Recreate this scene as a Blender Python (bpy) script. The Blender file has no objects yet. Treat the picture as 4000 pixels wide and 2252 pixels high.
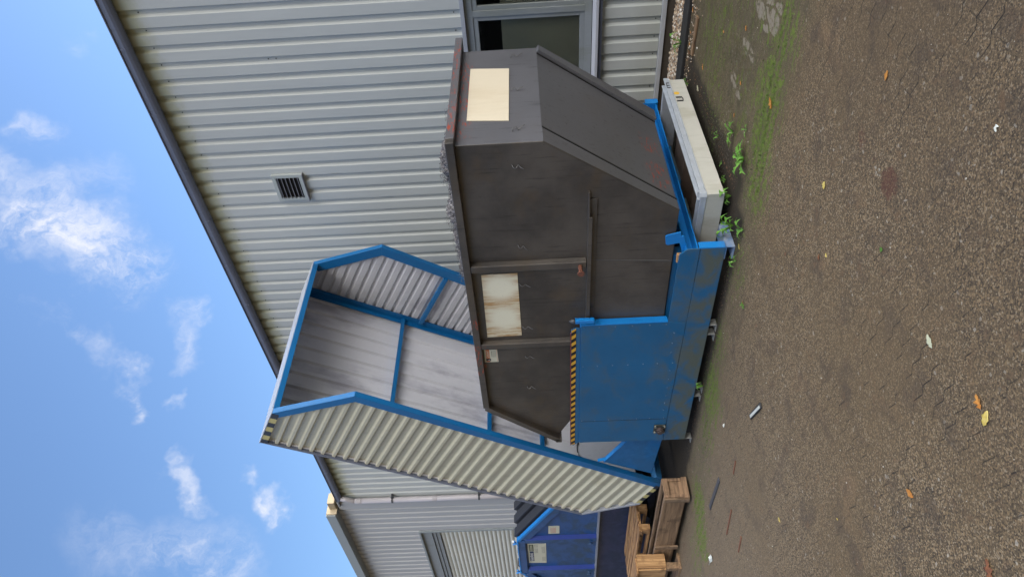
import bpy, math, random
from mathutils import Vector, Matrix
R=math.radians
random.seed(7)
scene=bpy.context.scene
# ------------------------------------------------------------------ camera (the phone was held on its side)
F_PX=2740.0; ROLL=R(-2.68); PITCH=R(1.95); AZ=R(44.8); EYE=1.67
fw0=Vector((-math.cos(AZ),math.sin(AZ),0)); r0=Vector((math.sin(AZ),math.cos(AZ),0)); up=Vector((0,0,1))
FWD=math.cos(PITCH)*fw0+math.sin(PITCH)*up; U1=-math.sin(PITCH)*fw0+math.cos(PITCH)*up
RGT=math.cos(ROLL)*r0+math.sin(ROLL)*U1; UPV=-math.sin(ROLL)*r0+math.cos(ROLL)*U1
cd=bpy.data.cameras.new('camera'); cam=bpy.data.objects.new('camera',cd); scene.collection.objects.link(cam)
M=Matrix.Identity(4)
for i in range(3):
    M[i][0]=-UPV[i]; M[i][1]=RGT[i]; M[i][2]=-FWD[i]
M[0][3],M[1][3],M[2][3]=0,0,EYE
cam.matrix_world=M
cd.sensor_width=36; cd.lens=F_PX/4000*36; cd.clip_end=600; cd.clip_start=.05
scene.camera=cam
# ------------------------------------------------------------------ exposure, world, sun
vs=scene.view_settings; vs.view_transform='Standard'; vs.look='None'; vs.gamma=1; vs.use_curve_mapping=False
vs.exposure=1.15
SUN_EL=R(17); SUN_AZ=R(18)
class G:
    def __init__(s,tree): s.t=tree; s.N=tree.nodes; s.L=tree.links
    def put(s,sock,v):
        if v is None: return
        if isinstance(v,bpy.types.NodeSocket): s.L.new(v,sock)
        elif isinstance(v,(tuple,list)):
            if sock.type=='RGBA' and len(v)==3: v=(*v,1)
            sock.default_value=v
        else:
            sock.default_value=v
    def n(s,t,ins=None,**p):
        nd=s.N.new(t)
        for k,v in p.items(): setattr(nd,k,v)
        for k,v in (ins or {}).items(): s.put(nd.inputs[k],v)
        return nd
    def m(s,op,a,b=None,c=None,clamp=False):
        nd=s.N.new('ShaderNodeMath'); nd.operation=op; nd.use_clamp=clamp
        for i,v in enumerate((a,b,c)): s.put(nd.inputs[i],v)
        return nd.outputs[0]
    def v(s,op,a,b=None,c=None,scale=None):
        nd=s.N.new('ShaderNodeVectorMath'); nd.operation=op
        s.put(nd.inputs[0],a); s.put(nd.inputs[1],b); s.put(nd.inputs[2],c)
        if scale is not None: s.put(nd.inputs['Scale'],scale)
        return nd.outputs['Value'] if op in('DOT_PRODUCT','LENGTH','DISTANCE') else nd.outputs[0]
    def mix(s,f,a,b,mode='MIX'):
        nd=s.N.new('ShaderNodeMix'); nd.data_type='RGBA'; nd.blend_type=mode
        s.put(nd.inputs[0],f); s.put(nd.inputs[6],a); s.put(nd.inputs[7],b); return nd.outputs[2]
    def pos(s): return s.n('ShaderNodeNewGeometry').outputs['Position']
    def sv(s,vec,sc): return s.v('MULTIPLY',vec,sc)
    def noise(s,vec,scale,detail=3,rough=.55,out=0,dist=0):
        return s.n('ShaderNodeTexNoise',{'Vector':vec,'Scale':scale,'Detail':detail,'Roughness':rough,'Distortion':dist}).outputs[out]
    def vor(s,vec,scale,out='Color',feature='F1',rnd=1):
        return s.n('ShaderNodeTexVoronoi',{'Vector':vec,'Scale':scale,'Randomness':rnd},feature=feature).outputs[out]
    def ramp(s,f,stops,mode='LINEAR'):
        nd=s.n('ShaderNodeValToRGB',{'Fac':f}); cr=nd.color_ramp; cr.interpolation=mode
        while len(cr.elements)<len(stops): cr.elements.new(.5)
        for e,(p,c) in zip(cr.elements,stops):
            e.position=p; e.color=(*c,1) if isinstance(c,(tuple,list)) else (c,c,c,1)
        return nd.outputs[0]
    def ss(s,x,a,b):
        nd=s.n('ShaderNodeMapRange',{'Value':x,'From Min':a,'From Max':b,'To Min':0.,'To Max':1.},interpolation_type='SMOOTHSTEP'); return nd.outputs[0]
    def xyz(s,vec):
        nd=s.n('ShaderNodeSeparateXYZ',{0:vec}); return nd.outputs[0],nd.outputs[1],nd.outputs[2]
    def band(s,x,a,b,soft):
        return s.m('MULTIPLY',s.ss(x,a-soft,a+soft),s.m('SUBTRACT',1.,s.ss(x,b-soft,b+soft)))
    def blob(s,vec,c,r,soft=.5):
        d=s.v('DISTANCE',vec,c); return s.m('SUBTRACT',1.,s.ss(d,r*(1-soft),r*(1+soft)))

world=bpy.data.worlds.new('World'); scene.world=world; world.use_nodes=True
world.node_tree.nodes.clear(); g=G(world.node_tree)
sky=g.n('ShaderNodeTexSky'); sky.sky_type='NISHITA'; sky.sun_disc=False; sky.sun_elevation=SUN_EL; sky.sun_rotation=SUN_AZ
sky.air_density=1.0; sky.dust_density=.6; sky.ozone_density=2.0; sky.altitude=100
D=g.v('NORMALIZE',g.n('ShaderNodeTexCoord').outputs['Generated'])
warp=g.v('SCALE',g.v('SUBTRACT',g.noise(D,5,5,.6,out=1),(.5,.5,.5)),scale=.16)
warp2=g.v('SCALE',g.v('SUBTRACT',g.noise(D,22,4,.6,out=1),(.5,.5,.5)),scale=.05)
DW=g.v('ADD',g.v('ADD',D,warp),warp2)
def caps(a,b,r,amt):
    a=Vector(a).normalized(); b=Vector(b).normalized(); ab=b-a; l2=max(ab.length_squared,1e-6)
    t=g.m('DIVIDE',g.v('DOT_PRODUCT',g.v('SUBTRACT',DW,tuple(a)),tuple(ab)),l2,clamp=True)
    q=g.v('ADD',g.v('SCALE',tuple(ab),scale=t),tuple(a))
    d=g.v('DISTANCE',DW,q)
    return g.m('MULTIPLY',g.m('SUBTRACT',1.,g.ss(d,0.,r*1.05)),amt)
CL=[]
def dirpx(x,y):
    return tuple((FWD*F_PX+RGT*(2252-y-1126)-UPV*(x-2000)).normalized())
for (x0,y0,x1,y1,r,amt) in [(180,840,330,960,.060,1.1),(300,930,470,1040,.050,1.0),(40,640,190,860,.036,.62),(40,470,120,500,.026,.5),(0,930,70,1000,.02,.4),(250,1020,480,1080,.03,.45),
    (420,1330,520,1460,.020,.62),(520,1460,580,1600,.016,.6),(330,1310,400,1400,.024,.3),(690,1230,740,1390,.024,.5),(730,1540,790,1760,.014,.42),(780,1760,800,1980,.018,.55),(1030,1950,1080,2010,.024,.9),(1130,1960,1140,2020,.016,.5),
    (700,2180,900,2252,.06,.5),(520,1990,560,2060,.03,.28),(640,1210,680,1290,.02,.25),(330,40,340,150,.024,.32),(120,1200,240,1280,.018,.35),(340,720,370,900,.045,.25),(460,2100,640,2252,.06,.28)]:
    CL.append(caps(dirpx(x0,y0),dirpx(x1,y1),r,amt))
cm=CL[0]
for c in CL[1:]: cm=g.m('MAXIMUM',cm,c)
wisp=g.noise(g.sv(DW,(1.6,1,.8)),11,9,.70)
cm=g.m('MULTIPLY',cm,g.ss(wisp,.36,.70),clamp=True)
thin=g.m('MULTIPLY',g.ss(g.noise(DW,3.2,6,.6),.6,.9),.08)
cm=g.m('MAXIMUM',cm,thin)
dx,dy,dz=g.xyz(D)
# unseen bright cloud added to the right as fill light
bdir=Vector((.90,-.02,.42)).normalized()
sky_fill=g.m('MULTIPLY',g.ss(g.v('DOT_PRODUCT',D,tuple(bdir)),.56,.92),g.ss(dz,-.02,.1))
sky_fill=g.m('MULTIPLY',sky_fill,g.ss(g.noise(D,2.2,5,.6),.30,.6))
# unseen olive skyline added on the yard side to dim the front light
line=g.m('ADD',.30,g.m('MULTIPLY',g.m('SUBTRACT',g.noise(D,6,5,.7),.5),.35))
dim_skyline=g.m('MULTIPLY',g.ss(g.m('MULTIPLY',dy,-1.),.05,.25),g.m('SUBTRACT',1.,g.ss(g.m('SUBTRACT',dz,line),-.02,.03)))
BLUE=g.mix(.06,g.mix(1.,sky.outputs[0],(.84,.98,1.17,1),'MULTIPLY'),(2.3,3.1,4.4,1))
CLOUD_B=4.2; SKY_FILL_B=38.0
c1=g.mix(cm,BLUE,(CLOUD_B*.97,CLOUD_B*.98,CLOUD_B*1.06,1))
c2=g.mix(sky_fill,c1,(SKY_FILL_B*1.02,SKY_FILL_B*1.0,SKY_FILL_B*.98,1))
c2=g.mix(dim_skyline,c2,(1.25,1.08,.72,1))
bg=g.n('ShaderNodeBackground',{'Color':c2,'Strength':.11}); out=g.n('ShaderNodeOutputWorld'); g.L.new(bg.outputs[0],out.inputs[0])
ld=bpy.data.lights.new('sun','SUN'); ld.energy=3.2; ld.angle=R(.5); ld.color=(1,.86,.66)
lo=bpy.data.objects.new('sun',ld); scene.collection.objects.link(lo)
sd=Vector((math.sin(SUN_AZ)*math.cos(SUN_EL),math.cos(SUN_AZ)*math.cos(SUN_EL),math.sin(SUN_EL)))
lo.rotation_euler=sd.to_track_quat('Z','Y').to_euler(); lo.location=(5,20,12)

# ------------------------------------------------------------------ materials
def newmat(name):
    m=bpy.data.materials.new(name); m.use_nodes=True; m.node_tree.nodes.clear(); g=G(m.node_tree)
    b=g.n('ShaderNodeBsdfPrincipled'); o=g.n('ShaderNodeOutputMaterial'); g.L.new(b.outputs[0],o.inputs[0]); return m,g,b
def bump(g,b,h,strength=.3,dist=.01):
    nd=g.n('ShaderNodeBump',{'Height':h,'Strength':strength,'Distance':dist}); g.L.new(nd.outputs[0],b.inputs['Normal'])
def simple(name,col,rough=.5,metal=0.,var=.18,scale=6,streak=0.,grime=None,gamt=.5,bmp=.08,stretch=(1,1,.25),spec=.5,gz=None,fine=90,wav=.0):
    """painted or bare surface: broad tone variation, vertical run marks, patches of dirt, fine grain"""
    m,g,b=newmat(name); p=g.pos()
    n1=g.noise(p,scale,5,.6); n2=g.noise(g.sv(p,(7,7,.7)),4,5,.65); n3=g.noise(p,fine,3,.6)
    c=g.mix(n1,tuple(x*(1-var) for x in col),tuple(min(1,x*(1+var)) for x in col))
    if streak: c=g.mix(g.m('MULTIPLY',g.ss(n2,.52,.75),streak),c,tuple(x*.42 for x in col))
    c=g.mix(g.m('MULTIPLY',g.m('SUBTRACT',n3,.5),.35,clamp=True),c,tuple(x*.5 for x in col))
    if grime:
        gm=g.ss(g.noise(g.sv(p,stretch),scale*.9,5,.62),.5,.68)
        if gz: gm=g.m('MULTIPLY',gm,g.m('SUBTRACT',1.,g.ss(g.xyz(p)[2],gz[0],gz[1])))
        c=g.mix(g.m('MULTIPLY',gm,gamt),c,grime)
    g.put(b.inputs['Base Color'],c)
    g.put(b.inputs['Roughness'],g.m('ADD',g.m('MULTIPLY',n1,.25),rough-.12))
    b.inputs['Metallic'].default_value=metal; b.inputs['Specular IOR Level'].default_value=spec
    h=g.m('ADD',g.m('MULTIPLY',n3,.3),g.m('MULTIPLY',n1,1.))
    if wav: h=g.m('ADD',h,g.m('MULTIPLY',g.noise(p,2.2,2),wav))
    bump(g,b,h,bmp,.01)
    return m
def m_cladding(name,col,top=None):
    m,g,b=newmat(name); p=g.pos(); x,y,z=g.xyz(p)
    n=g.noise(g.sv(p,(3,3,.5)),2.5,5,.6); f=g.noise(p,120,3,.6); st=g.noise(g.sv(p,(14,1,.5)),3,4,.6)
    c=g.mix(n,tuple(k*.90 for k in col),tuple(k*1.08 for k in col))
    c=g.mix(g.m('MULTIPLY',g.ss(st,.55,.8),.22),c,tuple(k*.72 for k in col))
    sheet=g.xyz(g.n('ShaderNodeTexWhiteNoise',{'W':g.m('FLOOR',g.m('DIVIDE',g.m('ADD',x,.05),1.0345))},noise_dimensions='1D').outputs['Color'])[0]
    c=g.mix(g.m('MULTIPLY',sheet,.16),c,tuple(k*.80 for k in col))
    if top:
        wob=g.m('ADD',z,g.m('MULTIPLY',g.m('SUBTRACT',g.noise(p,9,3),.5),.22))
        c=g.mix(g.m('MULTIPLY',g.ss(wob,top-.24,top+.02),.7),c,(.33,.32,.15))
        c=g.mix(g.m('MULTIPLY',g.m('SUBTRACT',1.,g.ss(wob,.15,.55)),.35),c,(.26,.25,.17))
        # two old fixing scars below the vent
        for cx,cz,w,l in((-5.33,4.22,.022,.12),(-6.16,4.02,.02,.07)):
            d=g.v('LENGTH',g.v('MULTIPLY',g.v('SUBTRACT',p,(cx,7.55,cz)),(1/w,0,1/l)))
            c=g.mix(g.m('MULTIPLY',g.m('SUBTRACT',1.,g.ss(g.m('ADD',d,g.m('MULTIPLY',f,.8)),.7,1.6)),.6),c,(.19,.15,.10))
    g.put(b.inputs['Base Color'],c); g.put(b.inputs['Roughness'],g.m('ADD',.40,g.m('MULTIPLY',n,.2))); b.inputs['Specular IOR Level'].default_value=.4
    bump(g,b,g.m('ADD',g.m('MULTIPLY',f,.12),g.noise(p,3,2)),.10,.01); return m
MA=m_cladding('hall_cladding_paint',(.52,.54,.515),5.98)
MB_=m_cladding('warehouse_cladding_paint',(.44,.445,.445))
M_gutter=simple('gutter_zinc',(.155,.175,.235),.55,.0,.22,3,.3,bmp=.1)
M_roof=simple('roof_sheet',(.16,.165,.17),.7)
M_plinth=simple('plinth_concrete',(.085,.068,.05),.9,0,.3,5,.3,(.05,.045,.03),.6,.3)
M_flash=simple('flashing_grey',(.42,.43,.44),.45)
M_frame=simple('window_frame_grey',(.27,.29,.30),.5,0,.08,3,.15,(.17,.18,.12),.4,.04)
M_sill=simple('sill_aluminium',(.50,.51,.55),.4,.0,.08)
M_sillu=simple('sill_dark',(.11,.12,.16),.55)
M_dark=simple('dark_interior',(.02,.02,.022),.9)
M_shade=simple('drawn_blind',(.24,.23,.17),.8,0,.25,1.6)
M_vent=simple('vent_paint',(.40,.43,.41),.5,0,.08,4,.2)
M_louv=simple('louvre_alu',(.30,.30,.33),.45)
M_pipe=simple('pipe_plastic',(.42,.39,.39),.42,0,.1,3,.1)
M_clamp=simple('clamp_steel',(.06,.06,.065),.5)
M_fascB=simple('fascia_grey',(.30,.33,.33),.5,0,.08)
M_capw=simple('fascia_end_cream',(.34,.27,.17),.5)
M_screw=simple('screw_dark',(.05,.06,.055),.5)
def glass():
    m,g,b=newmat('window_glass'); p=g.pos()
    g.put(b.inputs['Base Color'],(.9,.93,.9)); b.inputs['Roughness'].default_value=.03; b.inputs['Transmission Weight'].default_value=1; b.inputs['IOR'].default_value=1.45
    bump(g,b,g.noise(p,1.2,2),.02,.01); return m
M_glass=glass()
def m_shutter():
    m,g,b=newmat('shutter_slats'); p=g.pos(); x,y,z=g.xyz(p)
    n=g.noise(g.sv(p,(.7,1,2)),1.6,5,.6); f=g.noise(p,40,3)
    c=g.mix(n,(.50,.49,.42),(.70,.67,.56)); c=g.mix(g.m('MULTIPLY',g.ss(g.noise(g.sv(p,(1,1,3)),6,4),.6,.75),.4),c,(.30,.28,.18))
    g.put(b.inputs['Base Color'],c); b.inputs['Roughness'].default_value=.45; bump(g,b,f,.08,.01); return m
M_shut=m_shutter()
# dark weathered steel with orange paint scuffs
def m_skip():
    m,g,b=newmat('weathered_grey_steel'); p=g.pos(); x,y,z=g.xyz(p)
    n=g.noise(p,1.7,6,.62); st=g.noise(g.sv(p,(9,9,.55)),4.2,6,.7); f=g.noise(p,130,3,.65); sp=g.noise(p,26,4,.7)
    front=g.m('SUBTRACT',1.,g.ss(y,4.4125,4.42))  # near side painted darker as the shaded face, browner with rust staining
    c=g.mix(n,(.095,.096,.106),(.165,.165,.180))
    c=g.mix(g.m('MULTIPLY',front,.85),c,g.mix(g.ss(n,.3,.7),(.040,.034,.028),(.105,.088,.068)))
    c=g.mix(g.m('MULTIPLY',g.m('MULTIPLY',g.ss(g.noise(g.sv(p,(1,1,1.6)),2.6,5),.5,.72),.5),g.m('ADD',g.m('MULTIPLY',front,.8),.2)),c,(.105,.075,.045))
    c=g.mix(g.m('MULTIPLY',g.ss(st,.56,.70),.55),c,(.020,.019,.018))
    c=g.mix(g.m('MULTIPLY',g.ss(f,.62,.8),.5),c,(.17,.165,.17))
    c=g.mix(g.m('MULTIPLY',g.ss(sp,.66,.74),.5),c,(.018,.017,.016))
    # orange scuffs left by other skips
    tot=None
    for lo,hi in(((-2.9,4.50,2.0),(-2.8,4.78,2.3)),((-2.9,5.35,2.15),(-2.8,5.95,2.3)),((-2.96,4.5,2.12),(-2.85,5.65,2.29)),((-3.72,4.62,.52),(-3.5,4.95,.72)),((-3.66,5.1,.55),(-3.5,5.35,.75)),((-5.6,4.3,2.2),(-5.15,4.42,2.3)),((-4.9,4.3,2.2),(-4.75,4.42,2.3))):
        k=g.m('MULTIPLY',g.m('MULTIPLY',g.band(x,lo[0],hi[0],.02),g.band(y,lo[1],hi[1],.05)),g.band(z,lo[2],hi[2],.04))
        tot=k if tot is None else g.m('MAXIMUM',tot,k)
    sc=g.m('MULTIPLY',tot,g.ss(g.noise(g.sv(p,(11,11,45)),1.,5,.75),.53,.60))
    c=g.mix(g.m('MULTIPLY',sc,.9),c,(.42,.065,.025))
    g.put(b.inputs['Base Color'],c); g.put(b.inputs['Roughness'],g.m('ADD',.30,g.m('MULTIPLY',n,.22))); b.inputs['Metallic'].default_value=.3; b.inputs['Specular IOR Level'].default_value=.6
    bump(g,b,g.m('ADD',g.m('MULTIPLY',f,.25),g.m('ADD',g.noise(p,2.5,2),g.m('MULTIPLY',st,.2))),.16,.012); return m
M_skip=m_skip()
M_hook=simple('hook_steel',(.13,.125,.12),.5,.3)
M_hub2=simple('bearing_cap',(.075,.055,.05),.6,.2,.3,30)
M_rust=simple('rusty_pin',(.16,.06,.035),.75,.1,.4,30)
def m_plate(name,stain):
    m,g,b=newmat(name); p=g.pos(); n=g.noise(g.sv(p,(6,6,40)),1.1,6,.7) if stain else g.noise(g.sv(p,(3,3,30)),1.2,5,.6)
    if stain: n=g.noise(g.sv(p,(30,30,3.5)),1.2,6,.7)
    c=g.mix(g.ss(n,.40,.60),(.68,.61,.43) if stain else (.66,.59,.46),(.46,.27,.11) if stain else (.52,.43,.30))
    if stain:
        c=g.mix(g.blob(p,(-4.42,4.4,1.99),.16,.5),c,(.80,.76,.58)); c=g.mix(g.blob(p,(-4.82,4.4,1.98),.15,.5),c,(.78,.74,.56))
    c=g.mix(g.m('MULTIPLY',g.ss(g.noise(p,60,4,.7),.62,.72),.5),c,(.25,.2,.13))
    g.put(b.inputs['Base Color'],c); b.inputs['Roughness'].default_value=.38; return m
M_pl1=m_plate('worn_cream_plate',True); M_pl2=simple('pale_plate',(.62,.55,.42),.4,0,.05,3,.10,(.50,.40,.26),.35,.03)
M_paper=simple('sticker_paper',(.60,.58,.44),.5,0,.08,20)
M_orange=simple('sticker_orange',(.62,.16,.05),.5,0,.1,20)
M_black=simple('black_print',(.012,.012,.012),.5,0,.1)
M_grey=simple('grey_print',(.20,.19,.15),.6,0,.1)
M_white=simple('white_print',(.72,.72,.68),.5,0,.05)
M_navy=simple('navy_print',(.02,.035,.09),.5,0,.2)
M_olive=simple('olive_print',(.035,.045,.015),.5,0,.2)
M_red=simple('red_print',(.55,.12,.08),.5,0,.1)
M_yell=simple('yellow_dot',(.70,.42,.04),.5,0,.1,30)
def m_blue(name,base,grimec,amt,zlo,zhi,extra=.35):
    m,g,b=newmat(name); p=g.pos(); x,y,z=g.xyz(p)
    n=g.noise(p,1.9,5,.6); f=g.noise(p,110,3,.65); st=g.noise(g.sv(p,(10,10,1.2)),4,6,.7)
    c=g.mix(n,tuple(k*.75 for k in base),tuple(k*1.22 for k in base))
    low=g.m('SUBTRACT',1.,g.ss(z,zlo,zhi))
    patch=g.noise(g.sv(p,(2.2,2.2,3.2)),1.6,6,.62,dist=.4)
    gm=g.m('MULTIPLY',g.ss(g.m('ADD',patch,g.m('MULTIPLY',low,.13)),.46,.74),g.m('ADD',g.m('MULTIPLY',low,1-extra),extra))
    c=g.mix(g.m('MULTIPLY',gm,amt),c,grimec)
    c=g.mix(g.m('MULTIPLY',g.ss(st,.60,.74),.30),c,tuple(k*.3 for k in base))
    c=g.mix(g.m('MULTIPLY',g.ss(f,.6,.75),.22),c,(.16,.19,.2))
    g.put(b.inputs['Base Color'],c); g.put(b.inputs['Roughness'],g.m('ADD',.36,g.m('MULTIPLY',gm,.35))); b.inputs['Specular IOR Level'].default_value=.45
    bump(g,b,g.m('ADD',g.m('MULTIPLY',f,.2),g.m('ADD',g.m('MULTIPLY',g.noise(p,2.,2),1.),g.m('MULTIPLY',st,.15))),.14,.012); return m
M_plat=m_blue('platform_blue_paint',(.010,.110,.245),(.105,.105,.060),.85,.15,.60,.40)
M_bright=m_blue('clean_blue_paint',(.008,.20,.56),(.12,.13,.12),.5,.05,.3,.05)
M_hoodb=m_blue('hood_blue_paint',(.005,.125,.33),(.05,.08,.08),.35,.3,1.5,.12)
M_c2=m_blue('container_blue_paint',(.020,.085,.25),(.055,.075,.075),.7,.9,2.4,.5)
M_c2d=m_blue('container_shade_side_blue',(.014,.045,.26),(.05,.06,.07),.2,.5,1,.1)
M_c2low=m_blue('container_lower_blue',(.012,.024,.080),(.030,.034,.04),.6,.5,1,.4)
M_foot=simple('bare_foot_steel',(.23,.23,.21),.7,0,.3,14,.3)
M_bolt=simple('bolt_steel',(.24,.24,.20),.6,.3,.3,40)
M_rivet=simple('rivet',(.10,.17,.26),.5)
M_hub=simple('bearing_housing',(.035,.04,.035),.7,0,.3,30)
M_galv=simple('galvanised_rim',(.50,.54,.59),.42,.35,.22,14,.15,(.5,.52,.55),.4,.06)
M_tray=simple('tray_grey_paint',(.47,.46,.40),.6,0,.12,6,.25,(.28,.25,.17),.4,.08)
M_trayin=simple('tray_dirty_floor',(.13,.095,.075),.8,0,.4,5,.4)
def m_tape(name,mode):
    m,g,b=newmat(name); p=g.pos(); x,y,z=g.xyz(p)
    if mode=='diag': t=g.m('FRACT',g.m('DIVIDE',g.m('ADD',x,g.m('MULTIPLY',z,.9)),.098))
    c=g.mix(g.m('GREATER_THAN',t,.5),(.014,.012,.010),(.62,.33,.03))
    c=g.mix(g.m('MULTIPLY',g.ss(g.noise(p,30,5,.7),.6,.7),.7),c,(.05,.04,.03))
    g.put(b.inputs['Base Color'],c); b.inputs['Roughness'].default_value=.45; return m
M_tape=m_tape('hazard_tape_diagonal','diag')
M_ty=simple('tape_yellow',(.52,.45,.18),.5,0,.1,20); M_tb=simple('tape_black',(.035,.037,.045),.5)
M_redp=simple('faded_red_edge',(.26,.045,.04),.6,0,.3,20)
M_cream=simple('hood_cream_sheet',(.50,.475,.36),.36,0,.10,2.5,.22,(.26,.21,.11),.35,.05,stretch=(1,1,1),gz=(.3,2.8))
M_inner=simple('hood_inner_sheet',(.56,.56,.59),.38,.1,.10,1.6,.12,(.20,.19,.24),.55,.06,stretch=(1,.6,.6))
M_innerr=simple('hood_roof_inner_sheet',(.62,.62,.66),.35,.1,.12,1.4,.08,(.24,.23,.30),.55,.06,stretch=(1,1.6,.5))
M_flw=simple('white_flashing',(.36,.38,.42),.4,0,.1,4,.2)
M_lid=simple('black_plastic_lid',(.030,.030,.034),.45,0,.15,5,.1)
M_swarf=None
def m_swarf():
    m,g,b=newmat('metal_swarf'); p=g.pos(); c=g.ramp(g.noise(p,45,3,.7),[(.3,(.03,.028,.028)),(.5,(.16,.15,.15)),(.7,(.42,.40,.40))])
    g.put(b.inputs['Base Color'],c); b.inputs['Metallic'].default_value=.7; b.inputs['Roughness'].default_value=.42; bump(g,b,g.noise(p,160,4,.8),.8,.01); return m
M_swarf=m_swarf()
def m_wood(name,a,b_,ax=0):
    m,g,b=newmat(name); p=g.pos(); sc=[26,26,26]; sc[ax]=1.6
    n=g.noise(g.sv(p,tuple(sc)),1.2,6,.65,dist=.6); k=g.noise(p,7,4)
    c=g.mix(g.ss(n,.3,.7),tuple(v*.7 for v in a),b_); c=g.mix(g.m('MULTIPLY',g.ss(k,.5,.7),.6),c,tuple(v*.4 for v in a))
    kn=g.vor(g.sv(p,(3,3,5)),1.6,'Distance'); c=g.mix(g.m('MULTIPLY',g.m('SUBTRACT',1.,g.ss(kn,.03,.09)),.8),c,(.05,.025,.012))
    g.put(b.inputs['Base Color'],c); b.inputs['Roughness'].default_value=.75; bump(g,b,n,.35,.006); return m
M_wx=m_wood('weathered_board',(.16,.095,.050),(.31,.195,.105),0); M_wy=m_wood('weathered_board_end',(.17,.10,.055),(.34,.21,.12),1); M_wz=m_wood('weathered_batten',(.15,.095,.055),(.30,.20,.12),2)
M_wo=m_wood('fresh_pine_board',(.30,.145,.055),(.52,.29,.12),0); M_wo2=m_wood('fresh_pine_block',(.32,.16,.06),(.54,.32,.14),2)

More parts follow.
